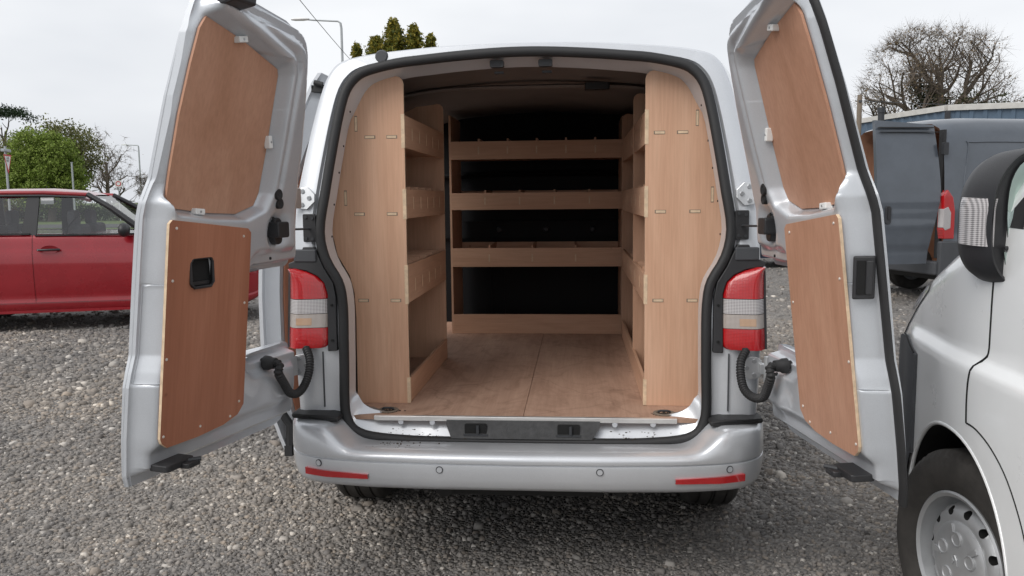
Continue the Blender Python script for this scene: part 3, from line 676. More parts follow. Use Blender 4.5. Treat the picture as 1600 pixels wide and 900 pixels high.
def rear_door(s, hx, hy, ang, wide):
    u1f = lambda z: interp(z, [p[0] for p in U1], [p[1]+wide for p in U1]); u0f = lambda z: interp(z, [p[0] for p in U0], [p[1] for p in U0])
    zs = sorted(set([round(float(z_), 4) for z_ in list(np.linspace(.605,1.955,270))+[p[0] for p in U0]+[.9095,1.1875]+list(np.arange(.86,.905,.0025))+list(np.arange(1.192,1.24,.0025))+list(np.arange(1.90,1.955,.0025))])); nc = 146
    zs = np.array(zs); ts = np.linspace(0, 1, nc)
    a0 = np.array([u0f(z) for z in zs]); a1 = np.array([u1f(z) for z in zs])
    UU = a0[:,None]+(a1-a0)[:,None]*ts[None,:]; Z0 = np.repeat(zs[:,None], nc, 1)
    ZZ = Z0+.060*np.clip((UU-.22)/.5, 0, 1)*np.clip((Z0-1.72)/.23, 0, 1)**1.5      # the head rises towards the roof crown
    def segd(P, poly, closed=True):
        best = np.full(UU.shape, 9.)
        n_ = len(poly)
        for i in range(n_ if closed else n_-1):
            ax, az = poly[i]; bx, bz = poly[(i+1) % n_]; dx, dz = bx-ax, bz-az; L = dx*dx+dz*dz+1e-12
            tt = np.clip(((UU-ax)*dx+(ZZ-az)*dz)/L, 0, 1); best = np.minimum(best, np.hypot(UU-ax-tt*dx, ZZ-az-tt*dz))
        return best
    def inside(poly):
        c = np.zeros(UU.shape, bool); n_ = len(poly)
        for i in range(n_):
            ax, az = poly[i]; bx, bz = poly[(i+1) % n_]
            if az == bz: continue
            cond = ((az > ZZ) != (bz > ZZ)) & (UU < (bx-ax)*(ZZ-az)/(bz-az)+ax); c ^= cond
        return c
    S = lambda x: (lambda q: q*q*(3-2*q))(np.clip(x, 0, 1))
    wz = lambda u, z: z+.060*min(1, max(0, (u-.22)/.5))*min(1, max(0, (z-1.72)/.23))**1.5
    hinge_edge = [(p[1], wz(p[1], p[0])) for p in U0]+[(u_, wz(u_, 1.955)) for u_ in np.linspace(.36,.69+wide,12)]
    eh = np.minimum(segd(None, hinge_edge, False), (ZZ-.605)*.6)
    ec = a1[:,None]-UU
    d = .016+np.minimum(.052*S((eh-.017)/.014)+.026*S((eh-.056)/.020), .078*S((ec-.011)/.018))
    for poly, dep, wd in ((PLYU, .054, .016),):
        sd_ = segd(None, poly)*np.where(inside(poly), 1, -1); d = d-(d-.038)*S((sd_+.020)/wd)
    # a channel pressed round the head and hinge column of the window frame
    su_ = segd(None, PLYU)*np.where(inside(PLYU), -1, 1)
    d -= .014*S((su_-.040)/.010)*S((.062-su_)/.010)*S((Z0-1.42)/.05)*S((eh-.03)/.02)*S((.74-UU)/.03)
    # dent round the check strap, recess behind the grab handle, shallow stiffening dimples
    d -= .030*np.exp(-(((UU-.262)/.05)**2+((ZZ-1.318)/.06)**2)**2)
    d -= .012*np.exp(-(((UU-.17)/.035)**2+((ZZ-1.62)/.16)**2)**2)
    d += .014*np.exp(-(((UU-.20)/.09)**2+((ZZ-.77)/.07)**2)**2)
    if s < 0: d -= .045*S((.047-np.abs(UU-.642))/.012)*S((.045-np.abs(ZZ-1.214))/.012)
    for _ in range(4):                                            # sheet metal bends: no staircase along slanted pressings
        dp = np.pad(d, 1, mode='edge'); d = (dp[:-2,1:-1]+dp[2:,1:-1]+dp[1:-1,:-2]+dp[1:-1,2:]+2*dp[1:-1,1:-1])/6
    NN = np.vectorize(NL)(ZZ)
    inner = [[(-s*UU[i,j], NN[i,j]+d[i,j], ZZ[i,j]) for j in range(nc)] for i in range(len(zs))]
    outer = [[(-s*UU[i,j], NN[i,j]-.010*math.sin(math.pi*min(1,max(0,(ZZ[i,j]-.605)/1.35))), ZZ[i,j]) for j in range(0, nc, 5)] for i in range(0, len(zs))]
    q = MB().grid(inner); q.grid(outer)
    def rim(a, b):
        k_ = len(a); q.grid([a, b]) if len(a) == len(b) else None
    q.grid([[r_[0] for r_ in inner], [r_[0] for r_ in outer]]); q.grid([[r_[-1] for r_ in inner], [r_[-1] for r_ in outer]])
    q.grid([inner[-1][::5], outer[-1]]); q.grid([inner[0][::5], outer[0]])
    dr = q.build('rear_door', 'inner_silver', van, auto=50, world=False)
    dr.location = (s*hx, hy, 0); dr.rotation_euler = (0, 0, R(ang)*s); BASE[dr.name] = Vector((0,0,0))
    def P(u, d_, z): return (-s*u, NL(z)+d_, z)
    # window lining: flat sheet on the upper slope; lower lining with a pale raw edge
    nU = lambda z: .0627+(z-1.375)*.30; nLo = lambda z: -.04+(z-.6)*.1325
    MB().prism(PLYU, lambda u, v, w: (-s*u, nU(v)+w, v), .040, .048, 0, 0).build('upper_lining', ['door_ply','pale_edge'], dr, world=False)
    lo = MB().prism(PLYL, lambda u, v, w: (-s*u, nLo(v)+w, v), .0945, .1035, 0, 1).build('lower_lining', ['red_ply' if s < 0 else 'door_ply','pale_edge'], dr, world=False)
    if s < 0:
        ct = MB().rbox((-s*.642, nLo(1.214)+.10, 1.214), (.094,.08,.084), .012, 'y').build('cut', 'void', None)
        ct.location = dr.location; lo_m = lo.matrix_local.copy(); ct.parent = dr; ct.location = (0,0,0)
        boolean(lo, [ct])
        lo.data.polygons.foreach_set('use_smooth', [False]*len(lo.data.polygons))
        h = MB().rbox((-s*.642, nLo(1.214)+.088, 1.214), (.098,.006,.088), .012, 'y').build('grab_handle', 'void', dr, world=False)
        hh = [(-s*(.642+a_), nLo(1.214)+.1045, 1.214+b_) for a_, b_ in ((-.047,-.030),(-.047,.030),(-.035,.042),(.035,.042),(.047,.030),(.047,-.030),(.035,-.042),(-.035,-.042))]
        MB().tube(hh, .0045, 8, closed=True).build('handle_rim', 'black_plastic', h, smooth=True, world=False)
        MB().box((-s*.603,nLo(1.2)+.0915,1.178),(-s*.676,nLo(1.2)+.098,1.188)).build('grip_bar', 'black_plastic', h, world=False)
    else:
        uu = .790+wide
        h = MB()
        h.box((-s*(uu-.004), NL(1.21)+.028, 1.150), (-s*(uu+.006), NL(1.21)+.088, 1.262))
        ho_ = h.build('grab_handle', 'black_plastic', dr, world=False, bevel=.006)
        MB().box((-s*(uu-.002), NL(1.21)+.058, 1.162), (-s*(uu+.0085), NL(1.21)+.080, 1.250)).build('recess', 'void', ho_, world=False)
        MB().box((-s*(uu-.002), NL(1.21)+.038, 1.162), (-s*(uu+.0120), NL(1.21)+.057, 1.250)).build('lever', 'black_plastic', ho_, world=False, bevel=.003)
        sp_ = [(-s*(u1f(z)+.004), NL(z)+.012, z) for z in np.linspace(.60,1.955,50)]
        sp_ += [(-s*.60, NL(1.955)+.012, 1.962), (-s*.40, NL(1.955)+.012, 1.962)]
        MB().tube(sp_, .0165, 10, flat=.62).build('edge_seal', 'black_rubber', dr, smooth=True, world=False)
    if s < 0:
        for off in (.001, .008):
            MB().tube([(-s*(u1f(z)-off*1.2), NL(z)+(.003 if off < .005 else .018), z) for z in np.linspace(.606,1.95,60)], .0024, 6).build('edge_fold', 'inner_silver', dr, smooth=True, world=False)
    for u, z, a in ((.575,1.871,-10),(.352,1.60,86),(.618,1.388,4)):
        c = P(u, .056, z); ca, sa = math.cos(R(a)), math.sin(R(a))
        def xf(p, c=c): return (c[0]+(p.x*ca-p.z*sa)*-s, c[1]+p.y, c[2]+p.x*sa+p.z*ca)
        k_ = MB().box((-.020,-.012,-.009),(.020,.010,.009), xf=xf).build('clip', 'white_plastic', dr, world=False, bevel=.003)
        MB().lathe([(.0095,.004),(.0115,.003),(.0115,.0001)], 'y', c, 10).build('screw', 'steel', k_, world=False)
    for u, z in ((.755,1.345),(.46,1.31),(.76,1.20),(.43,.78),(.765,.755),(.61,.745),(.47,.74),(.435,1.10),(.768,.98)):
        if s < 0 and abs(u-.642) < .06 and abs(z-1.214) < .06: continue
        MB().lathe([(.1035,.0045),(.1055,.0035),(.1058,.0001)], 'y', (-s*u, nLo(z), z), 10).build('screw', 'screw_head', dr, world=False)
    for u, z in ((.298,1.437),(.282,1.408)):
        c = P(u, .0, z); hp_ = MB().lathe([(.080,.0175),(.100,.0175),(.101,.012),(.098,.006),(.0995,.0001)], 'y', c, 20).build('rubber_plug', 'black_rubber', dr, world=False, smooth=True)
    c = P(.262, .082, 1.322)
    cb = MB().rbox(c, (.062,.062,.052), .008, 'y').rbox((c[0]+s*.005,c[1]-.02,c[2]-.005),(.045,.05,.088),.018,'y').build('check_strap_box', 'black_plastic', dr, world=False, bevel=.004)
    # top and bottom latches
    c = P(.675, .10, 1.950)
    MB().add([(c[0]-.046,c[1]-.05,c[2]+.045),(c[0]+.046,c[1]-.05,c[2]+.045),(c[0]+.046,c[1]+.035,c[2]+.04),(c[0]-.046,c[1]+.035,c[2]+.04),(c[0]-.040,c[1]-.05,c[2]-.022),(c[0]+.040,c[1]-.05,c[2]-.022),(c[0]+.046,c[1]+.028,c[2]-.008),(c[0]-.046,c[1]+.028,c[2]-.008)],
             [(0,1,2,3),(4,7,6,5),(0,4,5,1),(1,5,6,2),(2,6,7,3),(3,7,4,0)]).build('top_latch', 'black_plastic', dr, world=False, bevel=.006)
    c = P(.712, .098, .660)
    lt = MB().rbox((c[0],c[1]-.005,c[2]),(.115,.07,.020),.012,'z').rbox((c[0]+s*.03,c[1]+.028,c[2]-.006),(.06,.05,.016),.012,'z').build('bottom_latch', 'black_plastic', dr, world=False, bevel=.003)
    MB().tube([(c[0]+s*.03,c[1]+.025,c[2]+.002),(c[0]+s*.055,c[1]+.055,c[2]+.004)], .007, 8).build('latch_hook', 'dark_steel', lt, world=False, smooth=True)
    # two hinge leaves and fold stampings on the hinge edge
    for zc in (1.425,.806):
        u_ = interp(zc, [p[0] for p in U0], [p[1] for p in U0])
        MB().box((-s*(u_-.05),NL(zc)+.010,zc-.036),(-s*(u_+.035),NL(zc)+.028,zc+.036)).build('hinge_leaf', 'zinc', dr, world=False, bevel=.004)
    for z0, z1 in ((1.86,1.90),(1.815,1.85)):
        um = interp((z0+z1)/2, [p[0] for p in U0], [p[1] for p in U0])
        pts = [P(um+.012+.012*(k_ % 2 if False else 0), .017, z0), P(um+.030, .019, z0+.004), P(um+.036, .019, z1-.004), P(um+.022, .017, z1)]
        MB().tube(pts, .002, 6).build('stamping', 'silver_paint', dr, world=False, smooth=True)
    if s < 0:
        for u in (.760,.778):
            MB().tube([P(u,.02,.640),P(u,.022,.668)], .0018, 6).build('drain_slot', 'void', dr, world=False)
    # pressed bead down the hinge column, weld marks and drain holes
    MB().tube([P(interp(z,[p[0] for p in U0],[p[1] for p in U0])+.046, .068, z) for z in np.linspace(1.50,1.80,16)], .006, 8, flat=.5).build('pressed_bead', 'inner_silver', dr, world=False, smooth=True)
    for z in (1.70,1.56,1.46,1.26,1.04,.82,.70): MB().lathe([(0,.0045),(.0012,.0035),(.0012,.0001)], 'y', P(u1f(z)-.020, .018+.070*.0, z), 10).build('weld_mark', 'zinc', dr, world=False)
    for u, z in ((.20,1.28),(.155,1.36),(.30,1.36),(.18,1.50),(.30,1.23)): MB().disc(P(u, .0705 if u < .25 else .0935, z), .005, 'y', .003, 12).build('drain_hole', 'void', dr, world=False)
    sq = .055 if s > 0 else .015                                  # each leaf is set a little in from its hinge line
    Q = lambda u: u+sq*(1-u/.8)
    MT = Matrix.Translation((s*hx, hy, 0)) @ Matrix.Rotation(R(ang)*s, 4, 'Z')
    W = lambda u, d_, z: MT @ Vector(P(Q(u), d_, z))
    # check strap and the corrugated cable conduit bridging body and door
    a = W(.250,.10,1.322); b2 = Vector((s*.787, YB(1.315)-.01, 1.312))
    MB().tube([a, (a+b2)/2+Vector((0,-.004,0)), b2], .0048, 8, flat=.8).build('check_strap', 'dark_steel', van, smooth=True)
    e = W(.262,.128,.870); e0 = W(.262,.06,.874); ex = abs(e.x)-.801
    ctl = [(.802,.03,.888),(.80,.008,.874),(.776,-.028,.838),(.770,-.062,.792),(.776,-.102,.754),(.784+ex*.5,-.150,.740),(.792+ex,-.200,.754),(.797+ex,-.240,.796),(.798+ex,e.y-.010,.842)]
    ctl = [Vector((s*x, y, z)) for x, y, z in ctl]+[e, e0]
    raw = cmr(ctl, 24); acc = [0.]
    for a_, b_ in zip(raw, raw[1:]): acc.append(acc[-1]+math.dist(a_, b_))
    npt = int(acc[-1]/.0026); pth = [tuple(interp(acc[-1]*i/npt, acc, [r_[q] for r_ in raw]) for q in range(3)) for i in range(npt+1)]
    rr = [(.0155 if (i % 4) in (0, 1) else .0122) for i in range(len(pth))]
    cd_ = MB().tube(pth, rr, 12).build('cable_conduit', 'black_rubber', van)
    MB().lathe([(-.012,.025),(.004,.024),(.012,.020),(.03,.018)], 'y', (0,0,0), 18).build('grommet', 'black_rubber', dr, world=False, smooth=True).location = P(.262,.088,.872)
    MB().lathe([(.0,.012),(.006,.011),(.006,.0001)], 'y', (0,0,0), 14).build('grommet', 'black_rubber', dr, world=False, smooth=True).location = P(.215,.094,.83)
    def squeeze(o_, ox):
        me = o_.data; co = np.empty(len(me.vertices)*3, np.float32); me.vertices.foreach_get('co', co); co = co.reshape(-1,3)
        u_ = -s*(co[:,0]+ox); co[:,0] = -s*(u_+sq*(1-u_/.8))-ox; me.vertices.foreach_set('co', co.ravel()); me.update()
    squeeze(dr, 0)
    for c_ in dr.children:
        if c_.location.length > 0:
            u_ = -s*c_.location.x; c_.location.x = -s*Q(u_); continue
        squeeze(c_, 0)
        for g_ in c_.children: squeeze(g_, 0)
    return dr
dL = rear_door(-1, .85, .02, 105, 0.0); dL['label'] = 'left rear door swung open, red-brown plywood below the window lining'
dR = rear_door(1, .895, .05, 100, .012); dR['label'] = 'right rear door swung open with thick black edge seal'

# ---------------------------------------------------------------- plywood racking (12 mm boards)
T = .012; FZ = .6052
def side_rack(s, y0, y1, ups, label, xi=.460):
    th = thing('plywood_rack', label, 'rack', (s*.6, y0, FZ))
    X = lambda x: s*x
    gz = [p[1] for p in Gh[6:]]; gx = [p[0] for p in Gh[6:]]
    def panel_pts(full_):
        zs = [.606,.75,.95,1.05,1.12,1.2,1.3,1.43,1.58,1.70,1.78,1.83]
        o_ = [(xi+.004,.606)]
        o_ += [(interp(z, gz, gx)*(1.015 if full_ else 1.05), z) for z in zs]
        o_ += [(.60,1.872),(.50,1.885)]+[(xi+.030-.030*math.sin(R(a_)), 1.858+.030*math.cos(R(a_))) for a_ in (0,30,60,90)]
        return o_
    for i, y in enumerate(ups):
        pts = panel_pts(i == 0)
        MB().prism([(x, z) for x, z in pts], lambda u, v, w: (s*u, y+w, v), 0, T, 0, 1).build('upright_panel', ['rack_ply_v','pale_edge'], th)
    lips = [(1.617,1.742),(1.342,1.456),(1.008,1.158 if s < 0 else 1.118)]
    depth = .30
    for k_, (z0, z1) in enumerate(lips):
        drop = .0
        xa = xi+.002
        MB().box((X(xa),y0+T+.0006,z0),(X(xa+T),y1-.0006,z1)).build('shelf_lip', 'rack_ply_y', th)
        xo = interp((z0+z1)/2, gz, gx)*1.05
        MB().box((X(xa+T+.0005),y0+T+.0006,z0+.010),(X(xo),y1-.0006,z0+.022)).build('shelf', 'rack_ply_y', th)
        nd = 5
        for q in range(nd):
            yy = y0+(y1-y0)*(q+1)/(nd+1); dv = MB()
            dv.box((X(xa+T+.0005),yy,z0+.0225),(X(xo-.01),yy+.009,z1+(.012 if k_ else .0)))
            dv.box((X(xa-.0008),yy+.0005,z0+.035),(X(xa+T+.0004),yy+.0085,z0+.085), 1)
            dv.build('divider', ['rack_ply_y','pale_edge'], th)
        # through tenons on the end panel
        tn = MB(); tn.box((X(xi-.0012),y0-.0012,z0-.002),(X(xi+.0125),y0+T-.0005,z1+.002)); tn.build('lip_tenon', 'pale_edge', th)
    for z, xs_ in ((1.658,(.512,.598)),(1.361,(.518,.648)),(1.020,(.512,.642))):
        for x in xs_:
            MB().box((X(x-.021),y0-.0006,z-.0065),(X(x+.021),y0+.004,z+.0065)).build('slot', 'old_timber', th)
            MB().box((X(x-.017),y0-.0014,z-.0045),(X(x+.019),y0+.003,z+.0045)).build('tenon', 'pale_edge', th)
    for x, z in ((.652,1.71),(.702 if s < 0 else .712,1.424)):
        MB().box((X(x-.0055),y0-.0006,z-.030),(X(x+.0055),y0+.004,z+.030)).build('slot', 'old_timber', th)
        MB().box((X(x-.0040),y0-.0014,z-.027),(X(x+.0040),y0+.003,z+.026)).build('tenon', 'pale_edge', th)
    # kick board along the floor
    MB().box((X(xi+.002),y0+T+.0006,FZ+.001),(X(xi+.002+T),y1-.0006,FZ+.098)).build('kick_board', 'rack_ply_y', th)
    MB().box((X(xi-.0012),y0-.0012,FZ+.002),(X(xi+.0125),y0+T-.0005,FZ+.105)).build('lip_tenon', 'pale_edge', th)
    return th
side_rack(-1, .25, 1.20, (.25,1.188), 'plywood racking along the left wall, deep lowest shelf with dividers', .463)
side_rack(1, .25, 1.86, (.25,.93,1.848), 'plywood racking along the right wall, reaching further forward', .459)
th = thing('plywood_rack', 'wide plywood rack across the black bulkhead at the far end', 'rack', (-.04,1.95,FZ))
x0, x1, yb0, yb1 = -.556, .474, 1.95, 2.36
for x in (x0, x1-T):
    MB().box((x,yb0,FZ+.0005),(x+T,yb1,1.905 if x < 0 else 1.885)).build('upright_panel', 'rack_ply_v', th)
for z0, z1, dv in ((1.647,1.752,5),(1.350,1.450,4),(1.010,1.122,3)):
    MB().box((x0+T+.0006,yb0-.001,z0),(x1-T-.0006,yb0+T,z1)).build('shelf_lip', 'rack_ply_x', th)
    MB().box((x0+T+.0006,yb0+T+.0005,z0+.008),(x1-T-.0006,yb1,z0+.020)).build('shelf', 'rack_ply_x', th)
    MB().box((x0+T+.0006,yb1-T,z0+.0205),(x1-T-.0006,yb1,z1+.015)).build('back_rail', 'rack_ply_x', th)
    for q in range(dv):
        x = x0+(x1-x0)*(q+1)/(dv+1)+(.0 if dv > 3 else -.03); d_ = MB(); d_.box((x,yb0+T+.0006,z0+.0205),(x+.010,yb1-T-.0006,z1+.016)); d_.box((x+.001,yb0-.0022,z0+.030),(x+.009,yb0+T,z0+.075), 1)
        d_.build('divider', ['rack_ply_x','pale_edge'], th)
MB().box((x0+T+.0006,yb0-.001,FZ+.001),(x1-T-.0006,yb0+T,.722)).build('kick_board', 'rack_ply_x', th)

# ================================================================ hatchback (local x forward, y left, z up)
def hatchback(name, label, loc, rz, pm, group=None):
    car = thing(name, label, 'car', loc, rz, group)
    bl = lambda *a, **k: a[0].build(*a[1:], world=False, **k)
    HW = .82
    def wx(x): return HW*interp(x, [-1.98,-1.9,-1.6,-1.0,0,1.0,1.5,1.8,1.95,2.0], [.70,.86,.96,.995,1.0,.99,.955,.88,.76,.66])
    def belt(x): return interp(x, [-2,-1.9,-1.2,0,.62,.9,1.4,1.8,1.95,2.0], [.86,1.0,1.055,1.035,1.02,1.0,.93,.80,.68,.58])
    def low(x): return interp(x, [-2,-1.9,-1.6,1.5,1.85,2.0], [.36,.26,.20,.20,.22,.34])
    def sect(x, inset=0):
        w = wx(x)-inset; zl = low(x); zb = belt(x); o_ = []
        for f, k_ in ((.93,0),(.975,.05),(.985,.14),(.972,.17),(.985,.24),(.997,.42),(1.0,.60),(1.0,.76),(.985,.795),(.975,.84),(.955,.94),(.93,.985),(.90,1.0)):
            o_.append((x, w*f, zl+(zb-zl)*k_))
        return o_
    xs = [-2,-1.97,-1.9,-1.8,-1.6,-1.35,-1.1,-.8,-.45,-.1,.3,.62,.9,1.15,1.4,1.6,1.8,1.9,1.96,2.0]
    rows = []
    for x in xs:
        h = sect(x, .006); zb = belt(x); top = [(x, wx(x)*.7, zb+.012*(1 if x > .7 else 0)), (x, 0, zb+.03*(1 if x > .7 else 0))]
        half = h+top; rows.append(half+[(p[0],-p[1],p[2]) for p in half[-2::-1]]+[(x,-wx(x)*.5,low(x)),(x,wx(x)*.5,low(x))])
    q = MB().grid(rows, wrap=True)
    for a in (0, len(xs)-1):
        nn_ = len(rows[0]); q.f.append(tuple(a*nn_+i for i in range(nn_))); q.m.append(0)
    body_ = bl(q, 'body', pm, car, auto=45)
    cut = []
    for x in (1.24,-1.24):
        c = MB().lathe([(-1.2,.0001),(-1.2,.335),(1.2,.335),(1.2,.0001)], 'y', (x,0,.30), 40).build('cut', 'void', None); c.location = loc; c.rotation_euler = (0,0,rz); cut.append(c)
    bpy.context.view_layer.update(); boolean(body_, cut)
    # doors: skins proud of the shell with true gaps, both sides
    for s in (-1, 1):
        for nm, a, b2 in (('front_door',-.395,.70),('rear_door',-1.13,-.405)):
            rows = []
            for x in np.linspace(a, b2, 9):
                h = sect(x)[2:]; rows.append([(p[0]+(.0 if nm == 'front_door' else -.10*sstep((.75-p[2])/.5)*((x-a < .05))), s*(p[1]+.002), p[2]) for p in h])
            d = MB().grid(rows); d.grid([[(p[0],p[1]-s*.012,p[2]) for p in rows[0]], rows[0]]); d.grid([rows[-1], [(p[0],p[1]-s*.012,p[2]) for p in rows[-1]]])
            do = bl(d, nm, pm, car, auto=45)
            xh = a+.17
            hz = .875; yw = s*(wx(xh)*1.0)
            cup = MB().lathe([(.001,.0001),(.001,.06),(.007,.072)], 'y', (0,0,0), 24).build('handle_cup', pm, do, smooth=True, world=False); cup.location = (xh, yw, hz); cup.scale = (1.25, s*.7, .62)
            bl(MB().tube([(xh-.115,yw+s*.012,hz),(xh-.10,yw+s*.028,hz),(xh+.08,yw+s*.028,hz+.002),(xh+.10,yw+s*.010,hz)], .0135, 10, flat=.9), 'handle', 'black_plastic', do, smooth=True)
            bl(MB().disc((xh-.105,yw+s*.030,hz), .008, 'y', .008, 12), 'lock', 'zinc', do)
            bl(MB().box((a+.02,s*(wx(0)*.955),belt((a+b2)/2)-.012),(b2-.02,s*(wx(0)*.93),belt((a+b2)/2)+.004)), 'window_seal', 'black_rubber', do)
        bl(MB().box((-1.1,s*.79,.205),(1.05,s*.80,.235)), 'sill', pm, car)
    # glasshouse
    def gy(z): return interp(z, [1.0,1.2,1.42,1.5], [.76,.72,.645,.60])
    rf = []
    for x, z, k_ in ((-1.62,1.40,.90),(-1.5,1.46,.96),(-1.2,1.505,1.0),(-.7,1.53,1.0),(-.3,1.53,1.0),(-.02,1.505,1.0),(.10,1.475,.985),(.16,1.455,.97)):
        rf.append([(x, y*.625*k_, z-.055*abs(y)**3) for y in np.linspace(-1, 1, 15)])
    r2 = MB().grid(rf); r2.grid([[(p[0],p[1]*.985,p[2]-.03) for p in r_] for r_ in rf])
    r2.grid([[r_[0] for r_ in rf],[(r_[0][0],r_[0][1]*.985,r_[0][2]-.03) for r_ in rf]]); r2.grid([[r_[-1] for r_ in rf],[(r_[-1][0],r_[-1][1]*.985,r_[-1][2]-.03) for r_ in rf]])
    ro = bl(r2, 'roof', pm, car, auto=50)
    for s in (-1, 1):
        A = [(.80,s*.73,1.00),(.62,s*.72,1.13),(.40,s*.68,1.30),(.14,s*.60,1.455)]
        bl(MB().tube(A, [.05,.045,.040,.035], 10, flat=.8), 'windscreen_pillar', 'black_plastic', car, smooth=True)
        bl(MB().tube([(.14,s*.605,1.452),(-.3,s*.632,1.475),(-.9,s*.632,1.478),(-1.5,s*.585,1.425)], .024, 8), 'roof_rail', pm, car, smooth=True)
        bl(MB().tube([(.12,s*.625,1.425),(-.3,s*.65,1.445),(-.9,s*.65,1.448),(-1.45,s*.60,1.40)], .014, 8), 'window_trim', 'black_plastic', car, smooth=True)
        for a, b2, w in ((-.44,-.40,.075),(-1.18,-1.16,.035)):
            pl = [(a-w,s*gy(1.02)*1.012,1.02),(a+w,s*gy(1.02)*1.012,1.02),(b2+w*.8,s*gy(1.44)*1.012,1.45),(b2-w*.8,s*gy(1.44)*1.012,1.45)]
            bl(MB().add(pl+[(p[0],p[1]-s*.03,p[2]) for p in pl], [(0,1,2,3),(7,6,5,4),(0,3,7,4),(1,5,6,2)]), 'door_pillar', 'black_plastic', car)
        bl(MB().tube([(-1.80,s*.72,1.04),(-1.66,s*.66,1.25),(-1.52,s*.585,1.42)], [.10,.085,.06], 10, flat=.5), 'rear_pillar', pm, car, smooth=True)
        for nm, pts in (('front_window',[(-.40,1.03),(.70,1.02),(.40,1.29),(.10,1.43),(-.36,1.445)]),('rear_window',[(-1.15,1.045),(-.46,1.035),(-.42,1.445),(-1.14,1.43)]),('quarter_window',[(-1.62,1.06),(-1.20,1.05),(-1.18,1.42),(-1.45,1.38)])):
            v1 = [(x, s*(gy(z)-.004), z) for x, z in pts]; v2 = [(x, s*(gy(z)-.009), z) for x, z in pts]
            bl(MB().add(v1, [tuple(range(len(pts)))]), nm, 'car_glass', car)
        # mirror
        mo = bl(MB().lathe([(-.075,.0001),(-.072,.045),(-.05,.072),(.0,.082),(.04,.07),(.062,.045),(.066,.0001)], 'x', (0,0,0), 20), 'door_mirror', 'black_plastic', car, smooth=True)
        mo.location = (.56, s*.90, 1.075); mo.scale = (.75, 1.45, .95)
        bl(MB().tube([(.55,s*.76,1.03),(.56,s*.86,1.05)], .02, 8), 'mirror_arm', 'black_plastic', car, smooth=True)
        # front seat, rear seat back
        for x in (.02,-.85):
            se = bl(MB().rbox((x+.22,s*.36,.62),(.48,.46,.16),.05,'z').rbox((x-.05,s*.36,.88),(.14,.44,.50),.06,'x'), 'seat', 'seat_cloth', car, bevel=.03)
            bl(MB().rbox((x-.10,s*.36,1.20),(.08,.27,.17),.05,'x'), 'headrest', 'seat_cloth', se, bevel=.02)
    # a belt of black strap across the front window, a white paper slip
    bl(MB().tube([(-.14,-.66,1.02),(-.08,-.64,1.10),(.0,-.62,1.20),(.10,-.58,1.285),(.17,-.56,1.32)], [.02,.024,.02,.016,.012], 8, flat=.35), 'seat_belt', 'black_rubber', car, smooth=True)
    bl(MB().box((-.33,-gy(1.40)+.010,1.355),(-.20,-gy(1.40)+.013,1.425)), 'paper_slip', 'sign_white', car)
    bl(MB().add([(.72,-.68,1.02),(.72,.68,1.02),(.15,.57,1.45),(.15,-.57,1.45)], [(0,1,2,3)]), 'windscreen', 'car_glass', car)
    bl(MB().add([(-1.86,-.66,1.05),(-1.86,.66,1.05),(-1.60,.55,1.40),(-1.60,-.55,1.40)], [(0,1,2,3)]), 'tailgate_glass', 'car_glass', car)
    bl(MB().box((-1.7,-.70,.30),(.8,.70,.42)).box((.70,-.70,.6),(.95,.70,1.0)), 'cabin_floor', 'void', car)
    bl(MB().tube([(.62+.0,-.36+.17*math.cos(a),.98+.17*math.sin(a)) for a in np.linspace(0,6.283,24,endpoint=False)], .014, 8, closed=True), 'steering_wheel', 'black_plastic', car, smooth=True)
    # face
    for s in (-1, 1):
        bl(MB().add([(1.62,s*.80,.80),(1.90,s*.66,.72),(1.95,s*.48,.66),(1.955,s*.48,.57),(1.92,s*.66,.58),(1.66,s*.812,.68)], [(0,1,2,3,4,5)]), 'headlamp', 'clear_lens', car)
    bl(MB().rbox((1.985,0,.55),(.05,.84,.10),.03,'x'), 'grille', 'black_plastic', car)
    bl(MB().rbox((1.985,0,.32),(.05,1.1,.12),.03,'x'), 'lower_grille', 'black_plastic', car)
    for x in (1.24,-1.24):
        for s in (-1, 1):
            w_, r_ = wheel(car, (0,0,0), .30, .19, 1, .19, local=True); w_.location = (x, s*.70, .30); w_.rotation_euler = (0,0,R(90)*s)
    return car
hatchback('hatchback_car', 'dark red hatchback parked side-on beyond the open left van door', (-5.60,6.46,0), R(18), 'red_paint').scale = (1,1,1.035)
hatchback('hatchback_car', 'dark car standing far behind the right van door, only its underside showing', (4.05,14.2,0), R(10), 'navy_paint')

# ================================================================ white panel van beside us (world coordinates, facing +Y)
wv = thing('panel_van', 'white panel van at the right edge with black mirror and steel wheel', 'van', (2.34,-.46,0))
CX, AY = 2.34, -.46           # centre line, front axle
st = [(.97,.62,.30,.60),(.93,.76,.28,.70),(.86,.84,.26,.84),(.76,.89,.25,.97),(.62,.93,.25,1.065),(.45,.96,.25,1.15),(.25,.985,.25,1.235),(.05,1.01,.25,1.315),(-.15,1.015,.25,1.43),(-.45,1.02,.25,1.72),(-.8,1.02,.25,2.05),(-1.15,1.02,.25,2.32),(-1.6,1.02,.25,2.46),(-2.6,1.02,.25,2.50),(-4.6,1.02,.25,2.50),(-4.7,1.0,.30,2.46)]
sx_ = [s_[0] for s_ in st][::-1]
def S_(dy, k_): return interp(dy, sx_, [s_[k_] for s_ in st][::-1])
_d = cmr([(a_,b_,c_,d_) for a_,b_,c_,d_ in st][::-1], 8)
def S_(dy, k_): return interp(dy, [q_[0] for q_ in _d], [q_[k_] for q_ in _d])
ZF = [.37,.45,.55,.65,.74,.80,.84,.88,.905,.925,.94,.955,.97]
